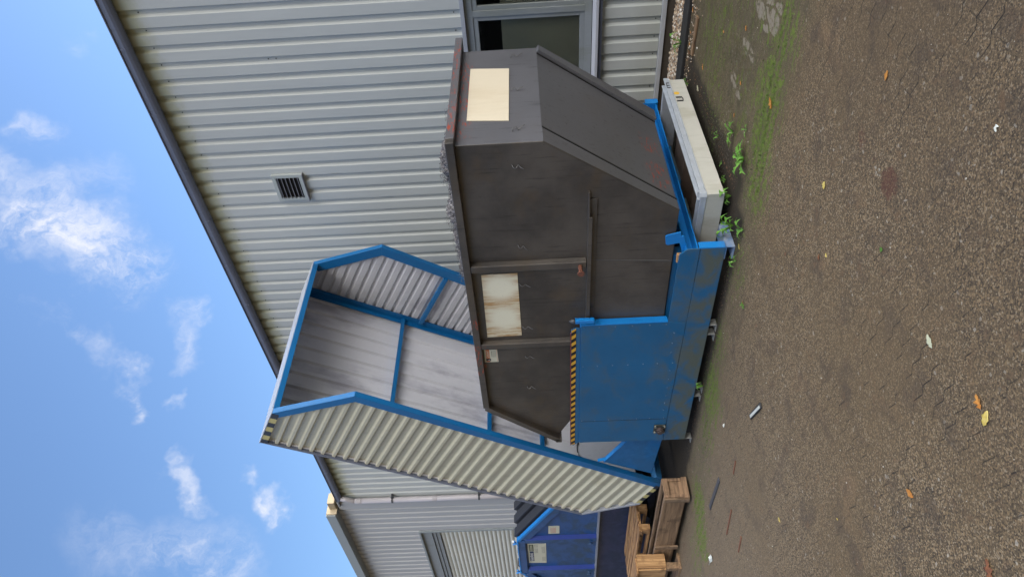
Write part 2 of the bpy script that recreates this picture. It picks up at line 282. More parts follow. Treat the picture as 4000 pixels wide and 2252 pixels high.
# ground: worn stone paving with choked joints, moss and old spills
def m_ground():
    m,g,b=newmat('worn_paving'); p=g.pos(); x,y,z=g.xyz(p)
    big=g.noise(p,.8,5,.6); mid=g.noise(p,4.5,5,.62)
    v1=g.vor(p,155,'Color'); vr,vg,vb=g.xyz(v1); v2=g.xyz(g.vor(p,70,'Color'))[0]; vd=g.vor(p,155,'Distance')
    fine=g.noise(p,260,3,.75)
    c=g.ramp(vr,[(0.,(.028,.020,.013)),(.30,(.088,.064,.037)),(.60,(.150,.106,.058)),(.86,(.275,.185,.095)),(.97,(.33,.26,.17))])
    c=g.mix(.16,c,(.104,.075,.044))
    c=g.mix(g.m('MULTIPLY',g.ss(v2,.990,.996),.55),c,(.46,.42,.34))
    c=g.mix(g.m('MULTIPLY',g.ss(big,.42,.65),.55),c,(.125,.085,.043))
    c=g.mix(g.m('MULTIPLY',g.ss(mid,.50,.68),.55),c,(.050,.038,.029))
    c=g.mix(g.m('MULTIPLY',g.ss(g.noise(p,9,5,.7),.56,.70),.40),c,(.21,.120,.055))
    c=g.mix(g.m('MULTIPLY',g.m('MULTIPLY',g.ss(x,-3.2,-1.2),g.m('SUBTRACT',1.,g.ss(y,3.0,4.4))),.30),c,(.055,.038,.026))
    c=g.mix(g.m('MULTIPLY',g.ss(g.noise(p,2.3,4,.6),.6,.72),.35),c,(.20,.125,.065))
    # paler towards the left: stronger sky light painted in, with some dust
    lit_dust=g.m('MULTIPLY',g.m('SUBTRACT',1.,g.ss(x,-7,-3.2)),g.ss(y,1.2,2.6)); c=g.mix(g.m('MULTIPLY',lit_dust,.45),c,(.185,.140,.092))
    # choked zigzag joints
    zig=g.m('MULTIPLY',g.m('PINGPONG',g.m('MULTIPLY',x,1.),.075),.30)
    stepx=g.m('SNAP',g.m('ADD',x,g.m('MULTIPLY',g.m('SUBTRACT',g.noise(p,6,2),.5),.02)),.056)
    sx_=g.m('FRACT',g.m('DIVIDE',x,.112)); yy=g.m('ADD',y,g.m('MULTIPLY',g.m('MINIMUM',g.m('DIVIDE',sx_,.68),g.m('DIVIDE',g.m('SUBTRACT',1.,sx_),.32)),.024))
    yy=g.m('ADD',yy,g.m('MULTIPLY',g.noise(p,9,2),.008))
    fy=g.m('ABSOLUTE',g.m('SUBTRACT',g.m('FRACT',g.m('DIVIDE',yy,.112)),.5))
    row=g.m('FLOOR',g.m('DIVIDE',yy,.112)); fx=g.m('ABSOLUTE',g.m('SUBTRACT',g.m('FRACT',g.m('ADD',g.m('DIVIDE',x,.224),g.m('MULTIPLY',row,.5))),.5))
    jw=g.m('MULTIPLY',g.noise(p,30,2),.05)
    j1=g.m('SUBTRACT',1.,g.ss(fy,.008,g.m('ADD',.016,g.m('MULTIPLY',jw,.8)))); j2=g.m('SUBTRACT',1.,g.ss(fx,.006,g.m('ADD',.010,g.m('MULTIPLY',jw,.5))))
    open_=g.m('MULTIPLY',g.ss(g.noise(p,3.4,6,.72),.45,.56),g.m('ADD',.42,g.m('MULTIPLY',g.ss(g.noise(p,.9,3),.4,.6),.55)))
    j=g.m('MULTIPLY',g.m('MAXIMUM',j1,g.m('MULTIPLY',j2,.35)),open_)
    c=g.mix(g.m('MULTIPLY',j,.85),c,(.010,.009,.008))
    # damp green strip along the building and platform
    nb=g.m('ADD',y,g.m('MULTIPLY',g.m('SUBTRACT',g.noise(p,3,4,.6),.5),.9))
    damp=g.m('MULTIPLY',g.ss(nb,4.35,4.9),g.ss(x,-5.5,-4.1)); damp2=g.ss(nb,3.75,4.35)
    c=g.mix(g.m('MULTIPLY',damp,.60),c,g.mix(g.ss(g.noise(p,8,5,.7),.4,.6),(.048,.046,.022),(.082,.072,.046)))
    c=g.mix(g.m('MULTIPLY',g.m('MULTIPLY',damp2,g.m('SUBTRACT',1.,damp)),.55),c,(.075,.066,.036))
    mn=g.noise(g.sv(p,(1,2.6,1)),5.5,6,.7); fm=g.noise(p,70,4,.75)
    mz=None
    for cx,cy,r,a in((-2.6,4.35,.32,1.),(-2.95,4.27,.28,1.),(-3.25,4.2,.3,.8),(-2.15,4.3,.28,.8),(-5.7,4.12,.38,1.),(-6.2,3.95,.3,.6),(-5.05,4.25,.3,.6),(-7.2,3.72,.3,1.),(-7.4,3.45,.3,1.),(-7.9,3.4,.4,.6),(-3.0,5.9,.5,.6),(-3.5,5.6,.5,.5),(-2.5,5.7,.5,.6),(-4.0,4.2,.3,.5),(-2.4,4.8,.5,.45),(-3.0,4.75,.5,.5),(-1.9,4.6,.5,.5),(-3.4,4.7,.4,.4),(-2.0,5.4,.6,.5),(-6.7,3.9,.4,.4)):
        k=g.m('MULTIPLY',g.blob(p,(cx,cy,0),r,.7),a); mz=k if mz is None else g.m('MAXIMUM',mz,k)
    moss=g.m('MULTIPLY',g.ss(g.m('ADD',mn,g.m('ADD',g.m('MULTIPLY',mz,.30),g.m('MULTIPLY',j1,.22))),.64,.80),g.ss(g.noise(p,22,5,.8),.42,.56))
    moss=g.m('MULTIPLY',moss,g.ss(mz,.05,.3))
    c=g.mix(g.m('MULTIPLY',moss,.85),c,g.mix(fm,(.055,.085,.012),(.17,.26,.02)))
    shade_soil=g.m('MULTIPLY',g.ss(g.m('ADD',y,g.m('MULTIPLY',g.m('SUBTRACT',g.noise(p,7,4,.7),.5),.16)),4.20,4.34),g.m('MULTIPLY',g.ss(x,-9.2,-8.8),g.m('SUBTRACT',1.,g.ss(x,-3.72,-3.60))))
    shade_soil=g.m('MAXIMUM',shade_soil,g.m('MULTIPLY',g.band(y,4.45,6.7,.1),g.m('SUBTRACT',1.,g.ss(g.m('ADD',x,g.m('MULTIPLY',g.m('SUBTRACT',g.noise(p,6,5,.7),.5),.35)),-3.50,-3.36))))
    c=g.mix(g.m('MULTIPLY',shade_soil,.85),c,(.016,.012,.009))  # near-black: shade below the platform painted in, plus dark soil along the tray
    # dappled sunlight painted in as pale stones
    dapple=g.m('MAXIMUM',g.blob(g.sv(p,(1,.62,1)),(-2.12,2.93,0),.19,.35),g.m('MAXIMUM',g.blob(g.sv(p,(1,.4,1)),(-2.93,2.03,0),.07,.4),g.blob(g.sv(p,(1.4,.4,1)),(-3.6,1.98,0),.07,.4)))
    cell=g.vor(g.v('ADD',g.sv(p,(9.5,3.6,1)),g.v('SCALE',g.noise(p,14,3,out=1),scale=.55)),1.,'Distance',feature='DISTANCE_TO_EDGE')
    pal=g.m('MULTIPLY',g.m('MULTIPLY',g.ss(g.m('ADD',dapple,g.m('MULTIPLY',g.m('SUBTRACT',mid,.5),.9)),.4,.55),g.ss(cell,.07,.13)),g.m('MULTIPLY',g.ss(g.noise(p,16,5,.7),.36,.52),.8))
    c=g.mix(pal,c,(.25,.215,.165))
    # old red-brown spill
    rs=g.m('MAXIMUM',g.blob(p,(-2.08,2.64,0),.075,.6),g.m('MULTIPLY',g.blob(p,(-2.07,3.0,0),.06,.7),.6)); rs=g.m('MAXIMUM',rs,g.m('MULTIPLY',g.blob(p,(-2.1,2.85,0),.08,.8),.35))
    c=g.mix(g.m('MULTIPLY',g.ss(g.m('ADD',rs,g.m('MULTIPLY',g.m('SUBTRACT',g.noise(p,26,5,.7),.5),2.4)),.35,.9),.6),c,(.085,.028,.018))
    c=g.mix(g.m('MULTIPLY',g.m('SUBTRACT',1.,g.ss(vd,.0,.5)),.0),c,(0,0,0))
    g.put(b.inputs['Base Color'],c)
    wet=g.m('MULTIPLY',g.blob(g.sv(p,(1.2,.8,1)),(-3.35,4.06,0),.28,.7),g.ss(g.noise(p,24,4,.7),.5,.62))
    wet=g.m('MAXIMUM',wet,g.m('MULTIPLY',g.blob(g.sv(p,(.5,1.2,1)),(-1.75,6.15,0),.30,.7),g.ss(g.noise(p,40,4,.7),.52,.62)))
    g.put(b.inputs['Roughness'],g.m('SUBTRACT',.90,g.m('MULTIPLY',wet,.62))); b.inputs['Specular IOR Level'].default_value=.35
    h=g.m('ADD',g.m('MULTIPLY',g.xyz(v1)[1],.0),g.m('ADD',g.m('MULTIPLY',vd,-.5),g.m('ADD',g.m('MULTIPLY',fine,.35),g.m('MULTIPLY',j,-1.6))))
    h=g.m('ADD',h,g.m('MULTIPLY',mid,.8)); h=g.m('ADD',h,g.m('MULTIPLY',moss,1.))
    bump(g,b,h,.6,.005); return m
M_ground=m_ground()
def m_peb():
    m,g,b=newmat('mixed_pebbles'); p=g.pos(); r=g.xyz(g.vor(p,42,'Color'))[0]
    c=g.ramp(r,[(0,(.10,.07,.05)),(.3,(.42,.27,.15)),(.5,(.58,.47,.33)),(.7,(.22,.17,.13)),(.82,(.80,.74,.64))]); c=g.mix(g.m('MULTIPLY',g.noise(p,90,3),.4),c,(.08,.06,.045))
    g.put(b.inputs['Base Color'],c); b.inputs['Roughness'].default_value=.55; return m
M_peb=m_peb()
M_kerb=simple('dark_edging',(.020,.019,.018),.85,0,.4,12,bmp=.3)
M_bed=simple('pebble_bed_soil',(.035,.026,.018),.95,0,.4,30,bmp=.6)

# ------------------------------------------------------------------ mesh helpers
class MB:
    def __init__(s): s.v=[]; s.f=[]; s.mi=[]
    def face(s,idx,mi=0): s.f.append(idx); s.mi.append(mi)
    def box(s,x0,x1,y0,y1,z0,z1,mi=0):
        x0,x1=sorted((x0,x1)); y0,y1=sorted((y0,y1)); z0,z1=sorted((z0,z1)); b=len(s.v)
        s.v+=[(x0,y0,z0),(x1,y0,z0),(x1,y1,z0),(x0,y1,z0),(x0,y0,z1),(x1,y0,z1),(x1,y1,z1),(x0,y1,z1)]
        for q in((0,3,2,1),(4,5,6,7),(0,1,5,4),(1,2,6,5),(2,3,7,6),(3,0,4,7)): s.face(tuple(b+i for i in q),mi)
        return s
    def prism(s,pts,y0,y1,ax='y',mi=0):
        """pts (a,b): ax y -> (x,z); ax x -> (y,z); ax z -> (x,y)"""
        area=sum(pts[i][0]*pts[(i+1)%len(pts)][1]-pts[(i+1)%len(pts)][0]*pts[i][1] for i in range(len(pts)))
        if area<0: pts=pts[::-1]
        f={'y':lambda a,b,t:(a,t,b),'x':lambda a,b,t:(t,a,b),'z':lambda a,b,t:(a,b,t)}[ax]
        b=len(s.v); n=len(pts); s.v+=[f(a,c,y0) for a,c in pts]+[f(a,c,y1) for a,c in pts]
        fl=(ax=='y')==(y1>y0)
        A=tuple(range(b,b+n)); B=tuple(range(b+n,b+2*n))
        if fl: s.face(A,mi); s.face(B[::-1],mi)
        else: s.face(A[::-1],mi); s.face(B,mi)
        for i in range(n):
            j=(i+1)%n; q=(b+i,b+j,b+n+j,b+n+i); s.face(q[::-1] if fl else q,mi)
        return s
    def bar(s,p,q,w,h,upv=(0,0,1),mi=0,off=(0,0)):
        """rectangular bar from p to q, w across, h along up"""
        p=Vector(p); q=Vector(q); d=(q-p).normalized(); u=Vector(upv); u=(u-d*u.dot(d)).normalized(); c=d.cross(u)
        b=len(s.v)
        for P in(p,q):
            for a,e in((-1,-1),(1,-1),(1,1),(-1,1)): s.v.append(tuple(P+c*(a*w/2+off[0])+u*(e*h/2+off[1])))
        for t in((0,1,2,3),(7,6,5,4),(0,4,5,1),(1,5,6,2),(2,6,7,3),(3,7,4,0)): s.face(tuple(b+i for i in t),mi)
        return s
    def tube(s,pts,r,n=8,mi=0,cap=True):
        P=[Vector(p) for p in pts]; rs=r if isinstance(r,(list,tuple)) else [r]*len(P); b=len(s.v); u=None
        for i,p in enumerate(P):
            d=(P[min(i+1,len(P)-1)]-P[max(i-1,0)]).normalized()
            if u is None: u=d.orthogonal().normalized()
            u=(u-d*u.dot(d)).normalized(); w=d.cross(u)
            for k in range(n):
                a=2*math.pi*k/n; s.v.append(tuple(p+(u*math.cos(a)+w*math.sin(a))*rs[i]))
        for i in range(len(P)-1):
            for k in range(n):
                k2=(k+1)%n; s.face((b+i*n+k,b+i*n+k2,b+(i+1)*n+k2,b+(i+1)*n+k),mi)
        if cap:
            s.face(tuple(b+k for k in range(n))[::-1],mi); e=b+(len(P)-1)*n; s.face(tuple(e+k for k in range(n)),mi)
        return s
    def quad(s,a,b_,c,d,mi=0):
        b=len(s.v); s.v+=[tuple(a),tuple(b_),tuple(c),tuple(d)]; s.face((b,b+1,b+2,b+3),mi); return s
ORG={}
def link(o): scene.collection.objects.link(o); return o
def obj(name,mb,mat,parent=None,bevel=0,smooth=False,loc=None,seg=2,solid=0):
    org=ORG.get(parent.name,Vector((0,0,0))) if parent else Vector(loc or (0,0,0))
    me=bpy.data.meshes.new(name); me.from_pydata([tuple(Vector(v)-org) for v in mb.v],[],mb.f)
    mats=mat if isinstance(mat,(list,tuple)) else [mat]
    for m in mats: me.materials.append(m)
    if len(mats)>1:
        for p,i in zip(me.polygons,mb.mi): p.material_index=i
    me.update(); me.validate()
    if smooth:
        for p in me.polygons: p.use_smooth=True
    o=link(bpy.data.objects.new(name,me)); ORG[o.name]=org
    if parent: o.parent=parent
    else: o.location=org
    if solid:
        md=o.modifiers.new('thickness','SOLIDIFY'); md.thickness=solid; md.offset=0
    if bevel:
        md=o.modifiers.new('bevel','BEVEL'); md.width=bevel; md.segments=seg; md.limit_method='ANGLE'; md.angle_limit=R(40)
    return o
def thing(name,label,cat,loc,group=None):
    o=link(bpy.data.objects.new(name,None)); o.location=loc; o.empty_display_size=.2; ORG[o.name]=Vector(loc)
    return tag(o,label,cat,group)
def tag(o,label,cat,group=None,kind=None):
    if label: o['label']=label
    if cat: o['category']=cat
    if group: o['group']=group
    if kind: o['kind']=kind
    return o
def text(name,body,size,loc,parent,mat,rz=0,ext=.0008,sx=1):
    cu=bpy.data.curves.new(name,'FONT'); cu.body=body; cu.size=size; cu.extrude=ext; cu.materials.append(mat)
    o=link(bpy.data.objects.new(name,cu)); o.parent=parent; o.location=Vector(loc)-ORG[parent.name]; o.rotation_euler=(R(90),0,rz); o.scale=(sx,1,1)
    ORG[o.name]=ORG[parent.name]
    bpy.context.view_layer.update(); me=bpy.data.meshes.new_from_object(o.evaluated_get(bpy.context.evaluated_depsgraph_get())); n=link(bpy.data.objects.new(name,me))
    n.parent=parent; n.location=o.location; n.rotation_euler=o.rotation_euler; n.scale=o.scale; ORG[n.name]=ORG[parent.name]; bpy.data.objects.remove(o); return n
def repeat(name,proto,mat,parent,places,smooth=False):
    """one small mesh, linked once per place as a part of its own"""
    me=bpy.data.meshes.new(name); me.from_pydata(proto.v,[],proto.f); me.materials.append(mat); me.update()
    for q in places:
        o=link(bpy.data.objects.new(name,me)); o.parent=parent; o.location=Vector(q)-ORG[parent.name]; ORG[o.name]=ORG[parent.name]

# ------------------------------------------------------------------ setting: ground
mb=MB(); S=160
N=40
xs=[-S,-40,-20]+[-14+i*.5 for i in range(41)]+[20,40,S]; ys=[-S,-40,-12]+[-2+i*.5 for i in range(22)]+[20,40,S]
for yv in ys:
    for xv in xs: mb.v.append((xv,yv,0))
W=len(xs)
for j in range(len(ys)-1):
    for i in range(W-1): mb.face((j*W+i,j*W+i+1,(j+1)*W+i+1,(j+1)*W+i))
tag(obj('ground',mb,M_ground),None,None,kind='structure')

# ------------------------------------------------------------------ hall (big wall with window, vent, gutter)
WY=7.55
def ribwall(mb,x0,x1,z0,z1,pitch,phase,depth,crown,slope,y=WY):
    """vertical trapezoid sheet: crown out at y, groove at y+depth centred at phase"""
    floor=pitch-crown-2*slope
    k0=int((x0-phase)/pitch)-2; k1=int((x1-phase)/pitch)+2; pts=[]
    for k in range(k0,k1+1):
        c=phase+k*pitch
        pts+=[(c-floor/2-slope,0),(c-floor/2,depth),(c+floor/2,depth),(c+floor/2+slope,0)]
    def at(x):
        for (a,da),(b,db) in zip(pts,pts[1:]):
            if a<=x<=b: return da+(db-da)*(x-a)/max(b-a,1e-9)
        return 0
    pp=[(x0,at(x0))]+[p for p in pts if x0<p[0]<x1]+[(x1,at(x1))]
    b=len(mb.v)
    for x,d in pp: mb.v+=[(x,y+d,z0),(x,y+d,z1)]
    for i in range(len(pp)-1): mb.face((b+2*i,b+2*i+2,b+2*i+3,b+2*i+1))
    # closed lower and upper lips
    c=len(mb.v)
    for x,d in pp: mb.v+=[(x,y+depth+.012,z0),(x,y+depth+.012,z1)]
    for i in range(len(pp)-1):
        mb.face((b+2*i,c+2*i,c+2*i+2,b+2*i+2)); mb.face((b+2*i+1,b+2*i+3,c+2*i+3,c+2*i+1))
hall=thing('industrial_hall','long grey corrugated hall behind the skip with a square vent and a dark gutter','building',(-4,WY,0))
PH=-3.089; PI_=.2069
WX0,WX1=-5.0,1.6; WZ0,WZ1=.86,2.36
mb=MB()
ribwall(mb,-14.05,WX0,.155,6.12,PI_,PH,.035,.119,.022)
ribwall(mb,WX0,WX1,.155,WZ0-.03,PI_,PH,.035,.119,.022)
ribwall(mb,WX0,WX1,WZ1,6.12,PI_,PH,.035,.119,.022)
ribwall(mb,WX1,8,.155,6.12,PI_,PH,.035,.119,.022)
obj('wall',mb,MA,hall)
mb=MB()
for a,b,c,d in((-14.05,WX0,0,6.15),(WX0,WX1,0,WZ0-.05),(WX0,WX1,WZ1+.02,6.15),(WX1,8,0,6.15)): mb.box(a,b,7.61,7.80,c,d)
mb.box(-14.05,8,14,14.2,0,6.15); mb.box(7.8,8,7.8,14,0,6.15)
mb.box(-5.2,1.8,9.6,9.7,0,3.2); mb.box(-5.2,1.8,7.8,9.6,.0,.1); mb.box(-5.2,1.8,7.8,9.6,3.1,3.2); mb.box(-5.3,-5.2,7.8,9.7,0,3.2)
obj('inner_wall',mb,M_dark,hall)
mb=MB().box(-14.05,8,7.535,7.61,.10,.152).box(-14.05,8,7.52,7.535,.105,.150); obj('drip_flashing',mb,M_flash,hall,.002)
mb=MB().box(-14.05,8,7.55,7.61,-.02,.10); obj('plinth',mb,M_plinth,hall)
mb=MB(); mb.prism([(7.47,6.165),(7.47,6.195),(14.2,6.56),(14.2,6.46)],-14.05,8,'x'); obj('roof',mb,M_roof,hall)
# gutter: half-round trough hanging from the eaves
mb=MB(); prof=[]
for k in range(9):
    a=math.pi+math.pi*k/8; prof.append((7.485+.065*math.cos(a)*1.0,6.145+.085*math.sin(a)))
prof=[(7.42,6.180)]+prof[1:-1]+[(7.55,6.180)]
mb.prism(prof,-13.75,8,'x')
gut=obj('gutter',mb,M_gutter,hall)
repeat('gutter_bracket',MB().prism([(y-.004 if y<7.5 else y,z-.004) for y,z in prof],0,.02,'x'),M_gutter,gut,[(-13.4+k*.83,0,0) for k in range(26)])
mb=MB().tube([(-13.75,7.414,6.178),(8,7.414,6.178)],.009,8); obj('gutter_bead',mb,M_gutter,gut,smooth=True)
near=[];far=[]
x=PH
while x<8: x+=PI_
while x>-13.9:
    for zz_ in [5.873,.205]+([WZ1+.07,WZ0-.055] if WX0<x<WX1 else []): (near if -8.6<x<-2.6 else far).append((x,WY+.033,zz_))
    x-=PI_
near+=[(PH-3*PI_,WY+.033,4.62),(PH-3*PI_,WY+.033,4.53)]
sm=MB().tube([(0,.003,0),(0,-.006,0)],[.008,.0065],6)
repeat('screw',sm,M_screw,hall,near[:100])
mb=MB()
for q in far+near[100:]: mb.tube([(q[0],q[1]+.003,q[2]),(q[0],q[1]-.006,q[2])],[.008,.0065],6)
obj('screws',mb,M_screw,hall)['kind']='stuff'
# window band
win=obj('window',MB().box(WX0,WX1,7.545,7.60,WZ1-.045,WZ1+.0).box(WX0,WX0+.05,7.545,7.60,WZ0,WZ1-.045),M_flw,hall,.002)
mb=MB()
mb.box(WX0+.05,WX1,7.60,7.66,WZ1-.13,WZ1-.045); mb.box(WX0+.05,WX1,7.60,7.66,WZ0+.05,WZ0+.13)
posts=[-4.95,-3.345-1.22,-3.345,-3.345+1.22,-3.345+2.44,-3.345+3.66]
for x in posts: mb.box(x-.035,x+.035,7.598,7.665,WZ0+.13,WZ1-.13)
obj('frame',mb,M_frame,win,.003)
mb=MB()
for a,b in zip(posts,posts[1:]):
    a+=.035; b-=.035
    mb.box(a,b,7.612,7.655,WZ1-.185,WZ1-.13); mb.box(a,b,7.612,7.655,WZ0+.13,WZ0+.185)
    mb.box(a,a+.05,7.612,7.655,WZ0+.185,WZ1-.185); mb.box(b-.05,b,7.612,7.655,WZ0+.185,WZ1-.185)
obj('sash',mb,M_frame,win,.004)
for a,b in zip(posts,posts[1:]): obj('pane',MB().box(a+.08,b-.08,7.632,7.640,WZ0+.18,WZ1-.18),M_glass,win)
obj('blind',MB().box(WX0+.1,WX1-.1,7.668,7.672,WZ0+.06,WZ1-.44),M_shade,win)
obj('sill',MB().prism([(7.47,WZ0-.012),(7.47,WZ0+.018),(7.60,WZ0+.045),(7.60,WZ0+.0)],WX0-.03,WX1,'x'),M_sill,win,.002)
obj('sill_underside',MB().box(WX0-.03,WX1,7.50,7.61,WZ0-.055,WZ0-.013),M_sillu,win)
# vent
vt=obj('vent',MB().box(-5.70,-5.655,7.515,7.556,4.655,5.06).box(-5.33,-5.285,7.515,7.556,4.655,5.06).box(-5.655,-5.33,7.515,7.556,5.012,5.06).box(-5.655,-5.33,7.515,7.556,4.655,4.705),M_vent,hall,.002)
obj('vent_back',MB().box(-5.655,-5.33,7.542,7.546,4.70,5.02),M_dark,vt)
for k in range(6):
    z=4.718+k*.053
    obj('louvre',MB().prism([(7.503,z),(7.503,z+.005),(7.541,z+.014),(7.541,z+.010)],-5.652,-5.333,'x'),M_louv,vt)
obj('vent_lip',MB().box(-5.71,-5.275,7.495,7.552,4.647,4.653),M_louv,vt)
# downpipe
mb=MB().tube([(-13.70,7.475,6.08),(-13.72,7.46,5.95),(-13.80,7.47,5.86),(-13.82,7.47,5.78)],.055,14).tube([(-13.82,7.47,5.80),(-13.82,7.47,.05)],.060,14)
dp=obj('downpipe',mb,M_pipe,hall,smooth=True)
for z in(5.72,4.08): obj('pipe_socket',MB().tube([(-13.82,7.47,z-.06),(-13.82,7.47,z+.03)],.067,14),M_pipe,dp)
for z in(4.98,3.10): obj('pipe_clamp',MB().tube([(-13.82,7.47,z-.018),(-13.82,7.47,z+.018)],.071,14).box(-13.76,-13.70,7.46,7.56,z-.02,z+.02),M_clamp,dp)

# ------------------------------------------------------------------ warehouse with roller shutter
wh=thing('warehouse','far grey narrow-ribbed warehouse with a cream roller shutter and flat fascia','building',(-18,WY,0))
SX=-15.52; SZ=4.66
mb=MB()
ribwall(mb,SX,-14.32,.0,6.32,.2268,-14.35,.030,.150,.018); ribwall(mb,-30,SX,SZ,6.32,.2268,-14.35,.030,.150,.018)
obj('wall',mb,MB_,wh)
obj('corner_panel',MB().prism([(-14.32,7.55),(-14.28,7.52),(-13.98,7.52),(-13.94,7.55),(-13.94,7.6),(-14.32,7.6)],0,6.25,'z'),MB_,wh,.01)
mb=MB().box(-30,-20.5,7.60,7.8,0,6.4).box(SX,-14.05,7.60,7.8,0,6.4).box(-20.5,SX,7.60,7.8,SZ,6.4).box(-30,-14.05,14,14.2,0,6.4)
obj('inner_wall',mb,M_dark,wh)
obj('fascia',MB().box(-30,-14.20,7.34,7.40,6.30,6.51).box(-30,-14.20,7.40,7.60,6.30,6.33),M_fascB,wh,.004)
obj('fascia_end',MB().box(-14.197,-14.16,7.36,7.70,6.27,6.50).box(-14.16,-13.90,7.48,7.72,6.29,6.44),M_capw,wh,.004)
obj('roof',MB().prism([(7.41,6.42),(7.41,6.48),(14.2,6.86),(14.2,6.6)],-30,-14.2,'x'),M_roof,wh)
sh=MB(); z=SZ-.44; zz=[]
while z>.0:
    b=len(sh.v); prof=[]
    for k in range(7):
        a=k/6; prof.append((7.70-.020*math.sin(a*math.pi)-(.0),z-.099*a))
    prof.append((7.712,z-.0995)); prof.append((7.712,z-.103))
    for (y,zv) in prof: sh.v+=[(-20.5,y,zv),(SX,y,zv)]
    for i in range(len(prof)-1): sh.face((b+2*i,b+2*i+1,b+2*i+3,b+2*i+2)[::-1])
    z-=.103
rs=obj('roller_shutter',sh,M_shut,wh)
obj('shutter_box',MB().box(-20.5,SX,7.60,7.75,SZ-.26,SZ).box(-20.5,SX,7.63,7.75,SZ-.34,SZ-.27).box(-20.5,SX,7.65,7.75,SZ-.43,SZ-.35),M_frame,rs,.004)
obj('door_trim',MB().box(SX-.05,SX+.012,7.535,7.76,0,SZ+.02).box(-20.5,SX-.05,7.535,7.60,SZ-.02,SZ+.025),M_fascB,wh,.003)

# ------------------------------------------------------------------ pebble strip and dark edging
mb=MB().box(-13.9,8,6.82,7.05,-.05,.035); ke=tag(obj('edging_kerb',mb,M_kerb,None,.008,loc=(-3,6.93,0)),'low black edging kerb holding the pebble strip below the hall','kerb')
tag(obj('pebble_bed',MB().box(-13.9,8,7.05,7.55,-.02,.006),M_bed),None,None,kind='structure')
mb=MB(); rnd=random.Random(3)
t=(1+5**.5)/2; ico=[Vector(v).normalized() for v in((-1,t,0),(1,t,0),(-1,-t,0),(1,-t,0),(0,-1,t),(0,1,t),(0,-1,-t),(0,1,-t),(t,0,-1),(t,0,1),(-t,0,-1),(-t,0,1))]
icf=((0,11,5),(0,5,1),(0,1,7),(0,7,10),(0,10,11),(1,5,9),(5,11,4),(11,10,2),(10,7,6),(7,1,8),(3,9,4),(3,4,2),(3,2,6),(3,6,8),(3,8,9),(4,9,5),(2,4,11),(6,2,10),(8,6,7),(9,8,1))
def pebble(x,y,z,r):
    b=len(mb.v); a=rnd.uniform(0,6.3); ca,sa=math.cos(a),math.sin(a); sx,sy,sz=r*rnd.uniform(.8,1.4),r*rnd.uniform(.7,1.),r*rnd.uniform(.5,.8)
    for q in ico:
        k=rnd.uniform(.9,1.08); X,Y=q.x*sx*k,q.y*sy*k; mb.v.append((x+X*ca-Y*sa,y+X*sa+Y*ca,z+q.z*sz*k))
    for f in icf: mb.face(tuple(b+i for i in f))
for i in range(3800):
    x=rnd.uniform(-5.2,-1.4); pebble(x,rnd.uniform(7.06,7.47),.012+rnd.uniform(0,.018),rnd.choice((.011,.014,.018,.023,.028)))
for i in range(260): pebble(rnd.uniform(-4.6,-2.6),rnd.gauss(6.72,.12),.004,rnd.uniform(.005,.011))
pb=obj('pebbles',mb,M_peb,smooth=True,loc=(-3,7.2,0)); tag(pb,'mixed brown and white pebbles in the strip at the wall foot','pebbles',kind='stuff')

# ------------------------------------------------------------------ grey skip
skip=thing('grey_skip','dark grey steel skip full of metal swarf standing on the blue tipping platform','skip',(-4.5,5.1,.49))
NY=4.41; FY=5.885
body=[(-2.92,2.24),(-2.92,1.57),(-3.64,.487),(-5.0,.487),(-6.55,1.36),(-6.83,1.50),(-6.20,2.24)]
sb=obj('body',MB().prism(body,NY,FY),M_skip,skip,.006)
# end slope: raised borders down both edges
sl=Vector((-3.64,0,.487))-Vector((-2.92,0,1.57)); sln=Vector((-sl.z,0,sl.x)).normalized()
if sln.x<0: sln=-sln
mb=MB()
def slope_border(y0,y1,y2,y3,h=.034,t0=.0):
    a=Vector((-2.92,0,1.57))+sl*t0; b=Vector((-3.64,0,.487)); v=len(mb.v)
    for P,(q0,q1) in((a,(y0,y1)),(b,(y2,y3))):
        for yy in(q0,q1):
            for k in(0.,h): mb.v.append((P.x+sln.x*k,yy,P.z+sln.z*k))
    for q in((0,1,3,2),(4,6,7,5),(0,4,5,1),(2,3,7,6),(1,5,7,3),(0,2,6,4)): mb.face(tuple(v+i for i in q))
slope_border(NY+.001,4.595,NY+.001,4.540,.005); obj('slope_border',mb,M_skip,skip,.004); mb=MB(); slope_border(5.789,FY-.001,5.725,FY-.001); obj('slope_border',mb,M_skip,skip,.004)
for ya,yb in((4.606,4.551),(5.778,5.714)): obj('border_gap',MB().bar(Vector((-2.92,ya,1.57))+sln*.004,Vector((-3.64,yb,.487))+sln*.004,.016,.006,tuple(sln)),M_black,skip)
# rim
mb=MB(); mb.box(-6.17,-2.855,4.35,4.415,2.222,2.287); mb.box(-2.925,-2.855,4.415,6.03,2.222,2.287); mb.box(-6.17,-2.925,5.88,6.03,2.222,2.287)
mb.bar((-6.185,4.381,2.256),(-6.85,4.381,1.49),.062,.066,(0,0,1)); mb.bar((-6.185,5.93,2.256),(-6.85,5.93,1.49),.062,.066,(0,0,1)); mb.bar((-6.85,4.35,1.49),(-6.85,5.96,1.49),.066,.066)
obj('rim',mb,M_skip,skip,.005)
for x0,x1,zb in((-4.195,-4.10,1.228),(-5.215,-5.13,1.228)):
    obj('side_post',MB().prism([(x0,NY),(x0+.012,NY-.055),(x1-.012,NY-.055),(x1,NY)],zb,2.222,'z'),M_skip,skip,.006)
obj('side_shelf',MB().prism([(-3.395,NY),(-3.40,NY-.028),(-3.62,NY-.062),(-6.4,NY-.062),(-6.4,NY)],1.210,1.224,'z').box(-6.4,-3.62,NY-.064,NY-.052,1.190,1.224).box(-6.4,-3.47,NY-.014,NY,1.150,1.210),M_skip,skip,.002)
